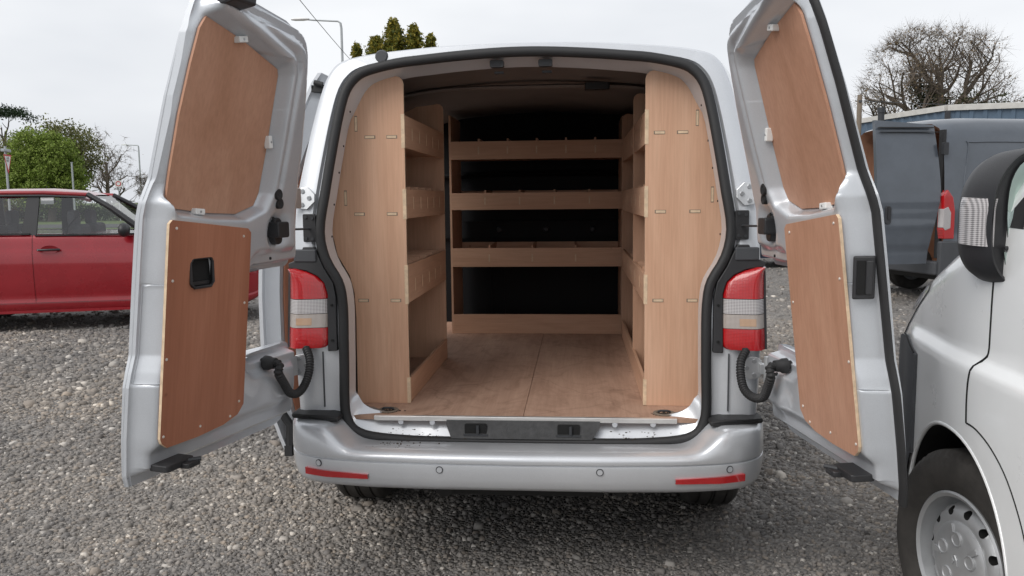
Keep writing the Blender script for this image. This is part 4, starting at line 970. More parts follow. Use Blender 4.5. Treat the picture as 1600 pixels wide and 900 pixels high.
def wsec(dy):
    hw, zl, zt = S_(dy,1), S_(dy,2), S_(dy,3); o_ = []
    rd = min(.12, (zt-zl)*.28); zsh = zt-rd
    prof = [(.80,zl),(.95,zl+.01),(.985,zl+.08)]
    f_ = min(1, (zsh-.03)/.97)
    for z in [q_*f_ for q_ in ZF]+list(np.linspace(.97*f_+.001, zsh, 13)[1:]):
        k2 = 1.0-.048*sstep((z-1.10)/1.0)
        prof.append((k2, z))
    k_e = prof[-1][0]
    for a in (25,50,70,85): prof.append((k_e-(rd/hw)*(1-math.cos(R(a)))*1.0, zsh+rd*math.sin(R(a))))
    prof += [(.35, zt+.012), (0, zt+.016)]
    # flare round the wheel arch
    for k2, z in prof:
        fl = .030*sstep((.965-z)/.035)*sstep((.62-dy)/.25)*sstep((dy+1.1)/.4)*sstep((z-.30)/.12) if k2 > .9 and z < 1.0 else 0
        o_.append((hw*k2+fl, z))
    return o_
dys = [s_[0] for s_ in st]; dd = [float(x) for x in list(np.linspace(.97,.5,20))+list(np.linspace(.48,-.78,44))+list(np.linspace(-.85,-4.7,24))]
rows = []
for dy in dd:
    h = wsec(dy); rows.append([(CX-x, AY+dy, z) for x, z in h]+[(CX+x, AY+dy, z) for x, z in h[-2::-1]]+[(CX, AY+dy, h[0][1])])
q = MB().grid(rows, wrap=True); nn_ = len(rows[0])
for a in (0, len(rows)-1): q.f.append(tuple(a*nn_+i for i in range(nn_))); q.m.append(0)
wb = q.build('body', 'white_paint', wv, auto=50)
cuts = []
for y in (AY, AY-3.45):
    for sx in (-1, 1):
        c = MB().lathe([(-.34,.0001),(-.34,.385),(.34,.385),(.34,.0001)], 'x', (CX+sx*.98-CX, y-AY, .345), 56).build('cut', 'void', None); c.location = (CX, AY, 0); cuts.append(c)
bpy.context.view_layer.update(); boolean(wb, cuts)
wxs = lambda dy, z: CX-max([interp(z, [p[1] for p in wsec(dy)], [p[0] for p in wsec(dy)])])
# wheel wells
for sx in (-1, 1):
    w_ = MB().lathe([(0,.388),(sx*-.33,.388),(sx*-.33,.0001)], 'x', (CX+sx*.97,AY,.345), 40).build('wheel_well', 'void', wv, smooth=True)
# arch lip
MB().tube([(wxs(.387*math.cos(a), .345+.387*math.sin(a))+.004, AY+.387*math.cos(a), .345+.387*math.sin(a)) for a in np.linspace(R(-5),R(185),40)], .007, 8).build('arch_lip', 'white_paint', wv, smooth=True)
# grey bumper cover round the front corner
rows = []
for dy in list(np.linspace(.975,.335,32)):
    top = interp(dy, [.335,.45,.65,.82,.98], [.885,.915,.905,.86,.74]); h = wsec(dy); zs = np.linspace(.24, top, 14); row = []
    for z in zs:
        x = interp(z, [p[1] for p in h], [p[0] for p in h])+.012
        row.append((CX-x, AY+dy+(.012 if dy > .9 else 0), z))
    rows.append(row)
q = MB().grid(rows); q.grid([[r_[-1] for r_ in rows],[(r_[-1][0]+.03,r_[-1][1],r_[-1][2]) for r_ in rows]]); q.grid([rows[-1],[(p[0]+.03,p[1],p[2]) for p in rows[-1]]])
bmp_ = q.build('front_bumper', 'grey_plastic', wv, auto=45)
cc = MB().lathe([(-.4,.0001),(-.4,.392),(.4,.392),(.4,.0001)], 'x', (-.98,0,.345), 56).build('cut', 'void', None); cc.location = (CX,AY,0)
bpy.context.view_layer.update(); boolean(bmp_, [cc])
MB().box((CX-.6,AY+.955,.34),(CX+.75,AY+.99,.70)).build('bumper_middle', 'grey_plastic', wv, bevel=.02)
# head lamp let into the wing edge
rows = []
for i, dy in enumerate(np.linspace(.84,.36,14)):
    h = wsec(dy); zt = S_(dy,3); k_ = i/13; w_ = .055*math.sin(math.pi*min(1,.15+k_*.8))+.008
    pts_ = h[-7:-1]; c0 = len(h)
    row = []
    for tt in np.linspace(-1, 1, 6):
        z = zt-.075+tt*w_; xx = interp(z, [p[1] for p in h], [p[0] for p in h]); row.append((CX-xx-.004, AY+dy, z+.002))
    rows.append(row)
MB().grid(rows).build('headlamp', 'clear_lens', wv, smooth=True)
# panel gaps: wing / door shut line, bonnet line, arch seam
def on(dy, z, o_=.0015): return (wxs(dy, z)-o_, AY+dy, z)
gap = [(-.158,1.25),(-.156,1.15),(-.155,1.05),(-.152,.985),(-.125,.95),(-.108,.90),(-.104,.84),(-.108,.775)]
MB().tube([on(dy, z, -.001) for dy, z in cmr(gap, 4)], .0042, 6).build('shut_line', 'void', wv, smooth=True)
gap = [(-.108,.775),(-.17,.772),(-.26,.745),(-.35,.69),(-.43,.60),(-.47,.52)]
MB().tube([on(dy, z, -.001) for dy, z in cmr(gap, 4)], .0032, 6).build('arch_seam', 'void', wv, smooth=True)
gap = [(.60,.915),(.45,.922),(.34,.892)]
MB().tube([on(dy, z, .012) for dy, z in cmr(gap, 4)], .003, 6).build('bumper_seam', 'void', wv, smooth=True)
# front wheel: steel, ring of vent holes, hub cover with five nut domes
wo, rm = wheel(wv, (CX-.912,AY,.328), .328, .225, -1, .198, detail=True, steer=R(10))
bpy.context.view_layer.update()
cuts = []
for i in range(12):
    a = 2*math.pi*i/12+.1; rr = .146
    c = MB().lathe([(-.2,.0001),(-.2,.0135),(.2,.0135),(.2,.0001)], 'x', (0,0,0), 20).build('cut', 'void', None)
    c.matrix_world = Matrix.Translation(wo.matrix_world @ Vector((0, rr*math.cos(a), rr*math.sin(a)))) @ Matrix.Rotation(R(10), 4, 'Z')
    cuts.append(c)
bpy.context.view_layer.update(); boolean(rm, cuts)
hb = MB().lathe([(-.078,.118),(-.090,.116),(-.096,.108),(-.098,.085),(-.101,.05),(-.103,.03),(-.1035,.0001)], 'x', (0,0,0), 48)
for i in range(5):
    a = 2*math.pi*i/5+.3; hb.lathe([(-.094,.024),(-.1035,.022),(-.105,.0195),(-.1025,.017),(-.1015,.010),(-.1015,.0001)], 'x', (0,.066*math.cos(a),.066*math.sin(a)), 18)
    a2 = a+math.pi/5; hb.box((-.103,-.008,.070),(-.096,.008,.108), xf=lambda p, a2=a2: (p.x, p.y*math.cos(a2)-p.z*math.sin(a2), p.y*math.sin(a2)+p.z*math.cos(a2)))
hb.tube([(-.105,.012,-.014),(-.106,.004,-.002),(-.106,.010,.010),(-.105,.0,.016),(-.106,-.010,.006),(-.105,-.012,-.012)], .0026, 6)
hb.build('hub_cover', 'rim_silver', wo, auto=35, world=False)
for dx, dy in ((.875,0),(-.875,-3.45),(.875,-3.45)):
    wheel(wv, (CX+dx,AY+dy,.335), .335, .225, 1 if dx > 0 else -1, .205)
MB().box((CX-.85,AY-4.5,.28),(CX+.85,AY+.8,.42)).build('underbody', 'underbody', wv)
# cab window of the near door
pts_ = [(-.16,1.33),(-1.05,1.30),(-1.10,2.0),(-.70,1.97)]
MB().add([on(dy, z, .004) for dy, z in pts_], [(0,1,2,3)]).build('door_window', 'dark_glass', wv)
MB().add([(CX-.86,AY-.02,1.36),(CX+.86,AY-.02,1.36),(CX+.80,AY-.95,2.22),(CX-.80,AY-.95,2.22)], [(0,1,2,3)]).build('windscreen', 'dark_glass', wv)
# mirror: black shell with lamp lens on its forward edge, upper and wide-angle glass
mc = Vector((1.375,-.60,1.352))
rz_ = R(13)
def mloc(p): 
    x, y, z = p; return (mc.x+x*math.cos(rz_)-y*math.sin(rz_), mc.y+x*math.sin(rz_)+y*math.cos(rz_), mc.z+z)
out_ = [(-.112,-.085),(-.116,-.02),(-.112,.05),(-.098,.100),(-.070,.142),(-.03,.172),(.03,.186),(.10,.188),(.118,.175),(.122,.10),(.122,-.10),(.110,-.155),(.085,-.172),(.02,-.188),(-.03,-.182),(-.072,-.162),(-.100,-.125)]
out_ = cmr(out_, 3, True)
rows = []
for y, k_, sh in ((-.060,.955,.004),(-.064,.985,.0),(-.055,1.0,0),(.005,1.0,.0),(.05,.985,.003),(.085,.93,.008),(.11,.80,.016),(.122,.5,.025)):
    rows.append([mloc((x*k_+sh, y, z*k_)) for x, z in out_])
q = MB().grid(rows, wrap=True); n2 = len(out_); q.f.append(tuple(range((len(rows)-1)*n2, len(rows)*n2))); q.m.append(0)
q.grid([rows[0], [mloc((x*.93+.004,-.050,z*.945)) for x, z in out_]], wrap=True)
q.f.append(tuple(len(q.v)-n2+i for i in range(n2))); q.m.append(0)
mo = q.build('door_mirror', 'black_plastic', wv, auto=40)
up_ = [(x*.90+.02, z) for x, z in out_ if z > -.062]
def cl(pts, z0, z1, x0): return [(max(x0, x), min(max(z, z0), z1)) for x, z in pts]
ug = [(-.058,-.068),(-.066,.0),(-.064,.07),(-.050,.118),(-.022,.150),(.03,.166),(.108,.168),(.112,-.066)]
MB().prism(cmr(ug[:-1],2)+[ug[-1]], lambda u, v, w: mloc((u, -.0565-w, v)), 0, .003).build('mirror_glass', 'mirror_glass', mo)
lg = [(-.070,-.088),(.112,-.084),(.108,-.140),(.085,-.160),(.02,-.172),(-.03,-.166),(-.06,-.140)]
MB().prism(lg, lambda u, v, w: mloc((u, -.0565-w, v)), 0, .003).build('wide_angle_glass', 'mirror_glass', mo)
MB().tube([mloc((-.074,-.062,-.078)),mloc((.115,-.062,-.076))], .006, 8).build('glass_divider', 'black_plastic', mo)
ln = []
for i, z in enumerate(np.linspace(-.070,.056,9)):
    row = []
    for tt in np.linspace(0, 1, 8):
        y = .062-.116*tt; x = -.1195+.010*abs(2*tt-1)**3-.0035+.006*max(0,(z-.02)/.036)**2
        row.append(mloc((x, y, z-.004*tt)))
    ln.append(row)
q = MB().grid(ln)
for e_ in (ln[0], ln[-1], [r_[0] for r_ in ln], [r_[-1] for r_ in ln]): q.grid([e_, [(p[0]+.016, p[1]+.004, p[2]) for p in e_]])
q.build('indicator_lens', 'clear_lens', mo, auto=40)
MB().tube([mloc((.10,.05,-.06)),(CX-.96,AY-.30,1.27)], .035, 10, flat=.6).build('mirror_arm', 'black_plastic', mo, smooth=True)

# ================================================================ blue-grey van with its rear doors open (local x forward, y left)
bv = thing('panel_van', 'blue-grey panel van beyond the white van, rear doors open', 'van', (4.82,7.85,0), R(16.6))
bl = lambda *a, **k: a[0].build(*a[1:], world=False, **k)
# local origin: right rear corner on the ground; body occupies y 0..2.0 and x 0..5.2
def bsec(x):
    zt = interp(x, [0,.1,.6,3.6,4.0,4.5,4.75,5.1,5.35], [2.42,2.47,2.50,2.50,2.42,1.75,1.35,1.12,.80]); k_ = interp(x, [0,.15,4.5,5.1,5.35], [.985,1,1,.95,.75]); o_ = []
    for hx, z in ((.90,.36),(.98,.40),(1.0,.55),(1.0,.9),(.988,.98),(1.0,1.05),(.995,1.35),(.965,1.8),(.925,2.15),(.90,2.28),(.84,2.40),(.70,2.47),(.4,2.50),(0,2.51)):
        zz = z if z < zt-.14 else zt-.14+(z-(zt-.14))*.05 if zt < 2.4 else z*zt/2.50 if z > 2 else z
        o_.append((1.0-hx*k_, min(zz, zt+.02)))
    return o_
xs = [0.0,.05,.2,.6,1.2,2.2,3.2,3.6,4.0,4.5,4.75,5.1,5.35]
rows = [[(x, y, z) for y, z in bsec(x)]+[(x, 2.0-y, z) for y, z in bsec(x)[-2::-1]] for x in xs]
q = MB().grid(rows); nn_ = len(rows[0]); q.f.append(tuple((len(xs)-1)*nn_+i for i in range(nn_))); q.m.append(0)
q.grid([rows[0], [(.10, 1+(y-1)*.93, .40+(z-.40)*.955+.03) for _, y, z in rows[0]], [(2.9, 1+(y-1)*.93, .40+(z-.40)*.955+.03) for _, y, z in rows[0]]], 1)
q.add([(.1,.08,.62),(2.9,.08,.62),(2.9,1.92,.62),(.1,1.92,.62)], [(0,1,2,3)], 2); q.add([(2.9,.05,.4),(2.9,1.95,.4),(2.9,1.95,2.45),(2.9,.05,2.45)], [(0,1,2,3)], 1)
bb_ = bl(q, 'body', ['blue_grey_paint','side_ply','floor_ply'], bv, auto=40)
cuts = []
for x in (.95,4.4):
    for y in (0,2.0):
        c = MB().lathe([(-.28,.0001),(-.28,.40),(.28,.40),(.28,.0001)], 'y', (0,0,0), 40).build('cut', 'void', None)
        c.matrix_world = Matrix.Translation((4.82,7.85,0)) @ Matrix.Rotation(R(16.6),4,'Z') @ Matrix.Translation((x,y,.36)); cuts.append(c)
# side panel pressing and rub strip
pr = [(.35,1.25),(1.5,1.25),(1.5,2.08),(1.42,2.14),(.42,2.14),(.35,2.06)]
bl(MB().tube([(x, (1.0-interp(z,[1.05,1.35,1.8,2.15],[1.0,.995,.965,.925]))-.002, z) for x, z in cmr(pr,4,True)], .011, 6, closed=True), 'pressing', 'blue_grey_paint', bv, smooth=True)
bl(MB().box((.25,-.012,.80),(4.9,.01,.93)), 'rub_strip', 'grey_plastic', bv, bevel=.004)
bl(MB().box((-.10,.02,.40),(.06,1.98,.58)).box((-.06,-.015,.38),(.50,.05,.85)), 'rear_bumper', 'grey_plastic', bv, bevel=.02)
bl(MB().box((.2,.2,.30),(4.9,1.8,.42)), 'underbody', 'underbody', bv)
for s, y in ((1,.0),(-1,2.0)):
    # tall tail lamp wrapping the corner
    yy = lambda a: y+s*a
    tp = [(-.015,1.46),(.10,1.40),(.20,1.22),(.20,.86),(-.015,.86)]
    lo_ = bl(MB().prism([(.02,1.52),(.10,1.42),(.135,1.25),(.135,.88),(-.01,.88),(-.03,1.0),(-.03,1.44)], lambda u, v, w: (u, yy(w), v), -.014, .10), 'tail_lamp', 'smooth_red', bv, bevel=.008)
    bl(MB().prism([(-.034,1.27),(.03,1.30),(.075,1.22),(.075,1.02),(.0,.99),(-.034,1.03)], lambda u, v, w: (u, yy(w), v), -.018, .085), 'white_lens', 'clear_lens', lo_, bevel=.006)
    for z in (2.05,.75):
        bl(MB().rbox((-.02,yy(.03),z),(.07,.05,.16),.01,'y'), 'hinge', 'dark_steel', bv)
    bl(MB().box((-.005,yy(.075),.62),(.03,yy(.16),2.30)), 'door_rebate', 'black_rubber', bv)
def bdoor(y, s, ang):
    # closed door runs from the corner inwards along +y*s, skin facing -x
    rows = []; W_ = .90
    zs = list(np.linspace(.56,2.36,40))
    def crease(z): return -.018*(math.exp(-((z-1.36)/.02)**2))+.010*math.exp(-((z-1.33)/.03)**2)-.016*math.exp(-((z-1.05)/.02)**2)+.02*sstep((.80-z)/.1)-.012*sstep((.72-z)/.02)
    for z in zs:
        n_ = .10*max(0,(z-1.3)/1.0)**1.6+crease(z); u0 = .03+.07*max(0,(z-1.45)/.9)**1.4
        u0 += .16*sstep((1.55-z)/1.0)
        rows.append([(n_+.02*abs(2*t_-1)**4, s*lerp(u0, W_, t_), z+.06*t_*max(0,(z-1.9)/.45)) for t_ in np.linspace(0,1,11)])
    q = MB().grid(rows); back = [[(p[0]+.06,p[1],p[2]) for p in r_] for r_ in rows]; q.grid(back, 1)
    q.grid([[r_[0] for r_ in rows],[r_[0] for r_ in back]]); q.grid([[r_[-1] for r_ in rows],[r_[-1] for r_ in back]]); q.grid([rows[0],back[0]]); q.grid([rows[-1],back[-1]])
    d = bl(q, 'rear_door', ['blue_grey_paint','dark_lining'], bv, auto=35); d.location = (-.02, y, 0); d.rotation_euler = (0,0,R(ang)); BASE[d.name] = Vector((0,0,0))
    bl(MB().box((.055,s*.15,2.315),(.092,s*.88,2.33)).box((-.008+.09,s*.06,2.262),(.06,s*.86,2.270)), 'drip_strip', 'black_rubber', d)
    h = MB().rbox((-.006,s*.76,1.20),(.025,.075,.24),.035,'x'); ho = bl(h, 'handle_recess', 'dark_steel', d, bevel=.004)
    bl(MB().rbox((-.024,s*.765,1.23),(.02,.022,.17),.01,'x'), 'handle', 'black_plastic', ho)
    return d
bdoor(.0, 1, 86); bdoor(2.0, -1, -96)
for x in (.95,4.4):
    for y, s in ((.16,-1),(1.84,1)):
        w_, r_ = wheel(bv, (0,0,0), .345, .215, 1, .205, local=True); w_.location = (x,y,.345); w_.rotation_euler = (0,0,R(90)*s)
bpy.context.view_layer.update(); boolean(bb_, cuts)
bv.scale = (1,1,.965)
bl(MB().add([(4.55,.22,1.45),(4.55,1.78,1.45),(4.02,1.72,2.30),(4.02,.28,2.30)], [(0,1,2,3)]), 'windscreen', 'dark_glass', bv)
bl(MB().add([(3.1,-.002,1.35),(4.3,-.002,1.35),(4.0,.055,2.1),(3.1,.055,2.1)], [(0,1,2,3)]), 'cab_window', 'dark_glass', bv)

# ================================================================ buildings, posts, signs, wires
bd = thing('workshop_building', 'low blue clad workshop with pale roof trim behind the blue-grey van', 'building', (10.1,20.3,0))
A, Bq, Cq = (9.05,23.9), (10.1,20.34), (19.5,18.5)
def wall(a, b, z0, z1, mt, nm, out_=.0, step=None, par=bd):
    ax, ay = a; bx, by = b; L = math.hypot(bx-ax, by-ay); dx, dy = (bx-ax)/L, (by-ay)/L; nx, ny = dy, -dx; q = MB()
    if step:
        pts = []; k_ = int(L/step)
        for i in range(k_):
            s0 = i*L/k_; w = L/k_
            pts += [(s0,.0),(s0+w*.55,.0),(s0+w*.65,.03),(s0+w*.9,.03)]
        pts.append((L,0)); rows = [[(ax+dx*s_+nx*(out_+o_), ay+dy*s_+ny*(out_+o_), z) for s_, o_ in pts] for z in (z0, z1)]; q.grid(rows)
    else:
        q.add([(ax,ay,z0),(bx,by,z0),(bx,by,z1),(ax,ay,z1)]+[(ax-nx*.15,ay-ny*.15,z0),(bx-nx*.15,by-ny*.15,z0),(bx-nx*.15,by-ny*.15,z1),(ax-nx*.15,ay-ny*.15,z1)], [(0,1,2,3),(4,7,6,5),(0,4,5,1),(1,5,6,2),(2,6,7,3),(3,7,4,0)])
    return q.build(nm, mt, par)
wall(A, Bq, 0, 2.6, 'cream_wall', 'lower_wall'); wall(Bq, Cq, 0, 2.6, 'cream_wall', 'lower_wall')
for a, b2 in ((A,Bq),(Bq,Cq)):
    wall(a, b2, 2.55, 3.65, 'cladding_blue', 'cladding', .02, .32)
far = (Cq[0]+1.5, Cq[1]+6), (A[0]+2, A[1]+4)
MB().prism([A,Bq,Cq,far[0],far[1]], lambda u, v, w: (u,v,w), 3.63, 3.75).build('roof', 'roof_trim', bd)
bq2 = MB(); cx_ = 12.5; cy_ = 22.2
for a, b2 in ((A,Bq),(Bq,Cq)):
    L = math.hypot(b2[0]-a[0], b2[1]-a[1]); dx, dy = (b2[0]-a[0])/L, (b2[1]-a[1])/L; nx, ny = dy, -dx
    bq2.add([(a[0]+nx*.10,a[1]+ny*.10,3.63),(b2[0]+nx*.10,b2[1]+ny*.10,3.63),(b2[0]+nx*.10,b2[1]+ny*.10,3.77),(a[0]+nx*.10,a[1]+ny*.10,3.77),(a[0],a[1],3.63),(b2[0],b2[1],3.63),(b2[0],b2[1],3.79),(a[0],a[1],3.79)], [(0,1,2,3),(4,7,6,5),(0,4,5,1),(1,5,6,2),(2,6,7,3),(3,7,4,0)])
bq2.build('roof_edging', 'roof_trim', bd)
MB().box((Bq[0]-.06,Bq[1]-.10,2.6),(Bq[0]+.05,Bq[1]+.0,3.63)).build('corner_trim', 'dark_steel', bd)
fl = thing('flue_pipe', 'short dark steel flue rising before the blue workshop', 'flue', (7.23,17.05,0))
MB().lathe([(0,.07),(3.30,.07),(3.30,.085),(3.42,.085),(3.42,.06),(3.3,.055)], 'z', (7.23,17.05,0), 16).build('pipe', 'dark_steel', fl, auto=40)
MB().box((7.10,16.95,0),(7.36,17.15,.12)).build('foot', 'dark_steel', fl)
wp = thing('timber_pole', 'thin weathered timber pole standing left of the bare tree', 'pole', (8.44,22.29,0))
MB().tube([(8.44,22.29,0),(8.44,22.29,2.2),(8.45,22.29,4.32)], [.085,.08,.07], 12).build('shaft', 'old_timber', wp, smooth=True, auto=40)
MB().box((8.40,22.20,4.1),(8.49,22.23,4.16)).build('insulator', 'grey_plastic', wp)
def street_lamp(label, base, h, arm, r=.06):
    th = thing('street_lamp', label, 'street lamp', (*base,0), 0, 'street lamps along the road')
    x, y = base
    MB().tube([(x,y,0),(x,y,1.2),(x,y,1.25),(x,y,h-.25),(x-.03,y,h-.06)], [r*1.5,r*1.5,r,r*.75,r*.7], 10).build('column', 'lamp_post_grey', th, smooth=True, auto=40)
    MB().tube([(x-.03,y,h-.06),(x-.12,y,h),(x-arm*.6,y,h+.06),(x-arm+.3,y,h+.10)], r*.5, 8).build('arm', 'lamp_post_grey', th, smooth=True)
    hd = MB().lathe([(-.36,.0001),(-.34,.05),(-.2,.085),(.1,.095),(.28,.07),(.34,.03),(.35,.0001)], 'x', (0,0,0), 16).build('lantern', 'sign_white', th, smooth=True, world=False)
    hd.location = (-arm+.10, 0, h+.11); hd.scale = (1,1.2,.6)
    return th
street_lamp('tall street lamp whose arm shows beside the open left door', (-8.43,27.38), 7.92, 1.62)
street_lamp('distant street lamp right of the brown bare tree', (-52.7,93.4), 8.2, 1.9, .11)
def road_sign(label, loc, rz, kind):
    th = thing('road_sign', label, 'road sign', (*loc[:2],0), rz); z = loc[2]
    MB().tube([(0,0,0),(0,0,z+.5)], .038, 12).build('post', 'lamp_post_grey', th, world=False, smooth=True, auto=40)
    if kind == 'give':
        tri = lambda k_: [(-.375*k_,.22*k_+.0),(.375*k_,.22*k_),(.0,-.43*k_)]
        MB().prism(tri(1), lambda u, v, w: (u, -.05-w, z+v), 0, .006).build('plate', 'sign_red', th, world=False)
        pl = MB().prism(tri(.74), lambda u, v, w: (u, -.0565-w, z+v), 0, .002).build('face', 'sign_white', th, world=False)
        mt = lambda zz: Matrix.Translation((0,-.0605,zz)) @ Matrix.Rotation(R(90),4,'X')
        text_mesh('lettering', 'GIVE', .12, 'sign_black', th, mt(z+.095)); text_mesh('lettering', 'WAY', .12, 'sign_black', th, mt(z+.0))
        MB().box((-.40,-.12,z+.30),(.20,.02,z+.40)).build('sign_lamp', 'lamp_post_grey', th, world=False, bevel=.02)
    else:
        MB().rbox((0,-.05,z),(.48,.01,.48),.04,'y').build('plate', 'sign_white', th, world=False)
        MB().lathe([(-.058,.13),(-.062,.13),(-.062,.19),(-.058,.19)], 'y', (0,0,z), 28).build('ring', 'sign_red', th, world=False)
    return th
road_sign('give way sign, inverted red and white triangle on a grey post', (-19.3,23.95,2.85), R(108), 'give')
road_sign('small square white sign with a red ring by the road', (-33.35,55.07,2.75), R(28), 'ring')
def cable(label, a, b2, sag, r=.007):
    a, b2 = Vector(a), Vector(b2); pts = []
    for i in range(25):
        t_ = i/24; p = a.lerp(b2, t_); p.z -= sag*4*t_*(1-t_); pts.append(p)
    o = MB().tube(pts, r, 6).build('overhead_cable', 'dark_steel', None, smooth=True); tag(o, label, 'cable', 'overhead cables'); return o
cable('overhead cable crossing the sky above the left door hinge', (-3.6,4.0,5.0), (-12.0,60.0,8.2), .9)
cable('faint overhead cable right of the big bare tree', (8.45,22.29,4.15), (60,60,9.5), 1.0, .012)
# slim bare posts of the field fence
for i, (px, py, h) in enumerate(((-35.5,53.0,4.2),(-31.0,56.0,3.2))):
    o = thing('fence_post', ('taller' if i == 0 else 'shorter')+' slim pale post before the green trees', 'post', (px,py,0), 0, 'slim posts by the road')
    MB().tube([(px,py,0),(px,py,h*.5),(px,py,h)], [.07,.065,.06], 8).build('shaft', 'lamp_post_grey', o, smooth=True)
    MB().lathe([(0,.0001),(.0,.08),(.05,.08),(.06,.0001)], 'z', (px,py,h), 8).build('cap', 'lamp_post_grey', o)

# ================================================================ trees
def rot_to(d): return Vector((0,0,1)).rotation_difference(Vector(d).normalized())
def branch_tree(seed, h, spread, levels, trunk_r, lean=0, first=.22, nkids=(5,4,4,4), ratio=.62, up=.25, gnarl=.16, wide=50):
    """recursive limbs; returns list of (polyline, radii, level) and twig tips"""
    rg = random.Random(seed); segs = []; tips = []
    def grow(p, d, L, r, lv):
        pts = [p.copy()]; rad = [r]; n_ = 6 if lv < 2 else 4; cur = p.copy(); dd_ = d.normalized()
        for i in range(n_):
            dd_ = (dd_+Vector((rg.gauss(0,gnarl),rg.gauss(0,gnarl),rg.gauss(0,gnarl)*.6+up*.25*(1 if lv else 0)))).normalized()
            cur = cur+dd_*(L/n_); pts.append(cur.copy()); rad.append(r*(1-.62*(i+1)/n_))
        segs.append((pts, rad, lv))
        if lv >= levels: tips.append((cur.copy(), dd_.copy())); return
        nk = nkids[min(lv, len(nkids)-1)]
        for q in range(nk):
            f = first+(1-first)*(q+rg.random()*.8)/nk if lv == 0 else .25+.75*(q+rg.random()*.7)/nk
            f = min(f, .98); i0 = int(f*n_); base = pts[i0].lerp(pts[min(n_, i0+1)], f*n_-i0)
            an = rg.random()*6.283 if lv else 6.283*q*.382+rg.random()*.6
            tl = R(wide*(1-.35*f)+rg.uniform(-12,12)); ax = dd_.orthogonal().normalized(); ax.rotate(rot_to(dd_).inverted()) if False else None
            side_ = Vector((math.cos(an),math.sin(an),0)); side_ = (side_-dd_*side_.dot(dd_)).normalized() if abs(dd_.z) > .2 else (dd_.cross(Vector((math.cos(an),math.sin(an),rg.random()))).normalized())
            nd = dd_*math.cos(tl)+side_*math.sin(tl); grow(base, nd, L*ratio*(1.08-.45*f*(lv == 0))*rg.uniform(.8,1.15)*(spread if lv == 0 else 1), rad[i0]*(.62 if lv < 2 else .58), lv+1)
    grow(Vector((0,0,0)), Vector((lean,0,1)), h*.62, trunk_r, 0)
    return segs, tips
def leaves_np(centres, nper, rad, size, seed, up=.0):
    rg = np.random.default_rng(seed); c = np.repeat(np.asarray(centres, float), nper, 0); k_ = len(c)
    c = c+rg.normal(0, 1, (k_,3))*np.asarray(rad)
    a = rg.normal(0,1,(k_,3)); a /= np.linalg.norm(a,axis=1)[:,None]; b = np.cross(a, rg.normal(0,1,(k_,3))); b /= np.linalg.norm(b,axis=1)[:,None]+1e-9
    s_ = size*(.6+.8*rg.random(k_))[:,None]; v = np.stack([c-a*s_, c+b*s_*.45, c+a*s_, c-b*s_*.45], 1).reshape(-1,3)
    return v, np.arange(k_*4).reshape(-1,4)
def make_tree(name, label, base, segs, bark, twig_seg=4, group=None, cat='tree'):
    th = thing(name, label, cat, base, 0, group); tk = MB(); br = MB()
    for pts, rad, lv in segs:
        (tk if lv == 0 else br).tube([p+Vector(base) for p in pts], rad, 10 if lv == 0 else (6 if lv == 1 else 4 if lv == 2 else 3), cap=False)
    tk.build('trunk', bark, th, smooth=True, fix=False); br.build('branches', bark, th, smooth=True, fix=False); return th
# the big bare tree with ivy, right
segs, tips = branch_tree(21, 12.4, 1.05, 4, .55, .05, .26, (10,5,5,4), .62, .30, .15, 60)
def dome(p):                                 # the crown keeps to a broad dome
    c = Vector((0,0,5.4)); q = p-c; r_ = math.sqrt((q.x/4.6)**2+(q.y/4.6)**2+(q.z/5.6)**2)
    return p if r_ < .8 else c+q*((.8+.2*(1-math.exp(-(r_-.8)/.35)))/r_)
segs = [([dome(p) if lv else p for p in pts], rad, lv) for pts, rad, lv in segs]; tips = [(dome(p), d) for p, d in tips]
tb = (19.9,44.8,0); sc_ = 1.0
th = make_tree('bare_tree', 'large spreading bare tree with ivy on its limbs above the workshop', tb, segs, 'pale_bark')
tw = []; rg = np.random.default_rng(2)
tipv = np.array([t_[0] for t_ in tips]); tipd = np.array([t_[1] for t_ in tips])
k_ = 7; P0 = np.repeat(tipv, k_, 0); Dv = np.repeat(tipd, k_, 0)+rg.normal(0,.55,(len(tipv)*k_,3)); Dv /= np.linalg.norm(Dv,axis=1)[:,None]
Ln = (.4+.6*rg.random(len(P0)))[:,None]; P1 = P0+Dv*Ln; sd_ = np.cross(Dv, rg.normal(0,1,Dv.shape)); sd_ /= np.linalg.norm(sd_,axis=1)[:,None]
v = np.stack([P0-sd_*.008, P0+sd_*.008, P1], 1).reshape(-1,3); obj_np('twigs', v, np.arange(len(v)).reshape(-1,3), 'pale_bark', th, 3)
v, f_ = leaves_np(tipv, 6, .20, .05, 5); obj_np('buds', v, f_, 'bud_leaves', th, 4)
iv = []
for pts, rad, lv in segs:
    if lv == 0: iv += [pts[i].lerp(pts[i+1], q/6) for i in range(2, len(pts)-1) for q in range(6)]
    if lv == 1 and (hash((round(pts[0].x,3))) % 7 < 2): iv += [pts[i].lerp(pts[i+1], q/5) for i in range(len(pts)-2) for q in range(5)]
v, f_ = leaves_np([tuple(p) for p in iv], 75, .33, .085, 6); obj_np('ivy', v, f_, 'ivy_leaves', th, 4)
rgb = random.Random(5)
cl_ = [(2.3+rgb.gauss(0,1.2), rgb.gauss(0,1.2), 5.2+rgb.gauss(0,.65)) for _ in range(34)]
v, f_ = leaves_np(cl_, 70, .32, .085, 8); obj_np('ivy', v, f_, 'ivy_leaves', th, 4)
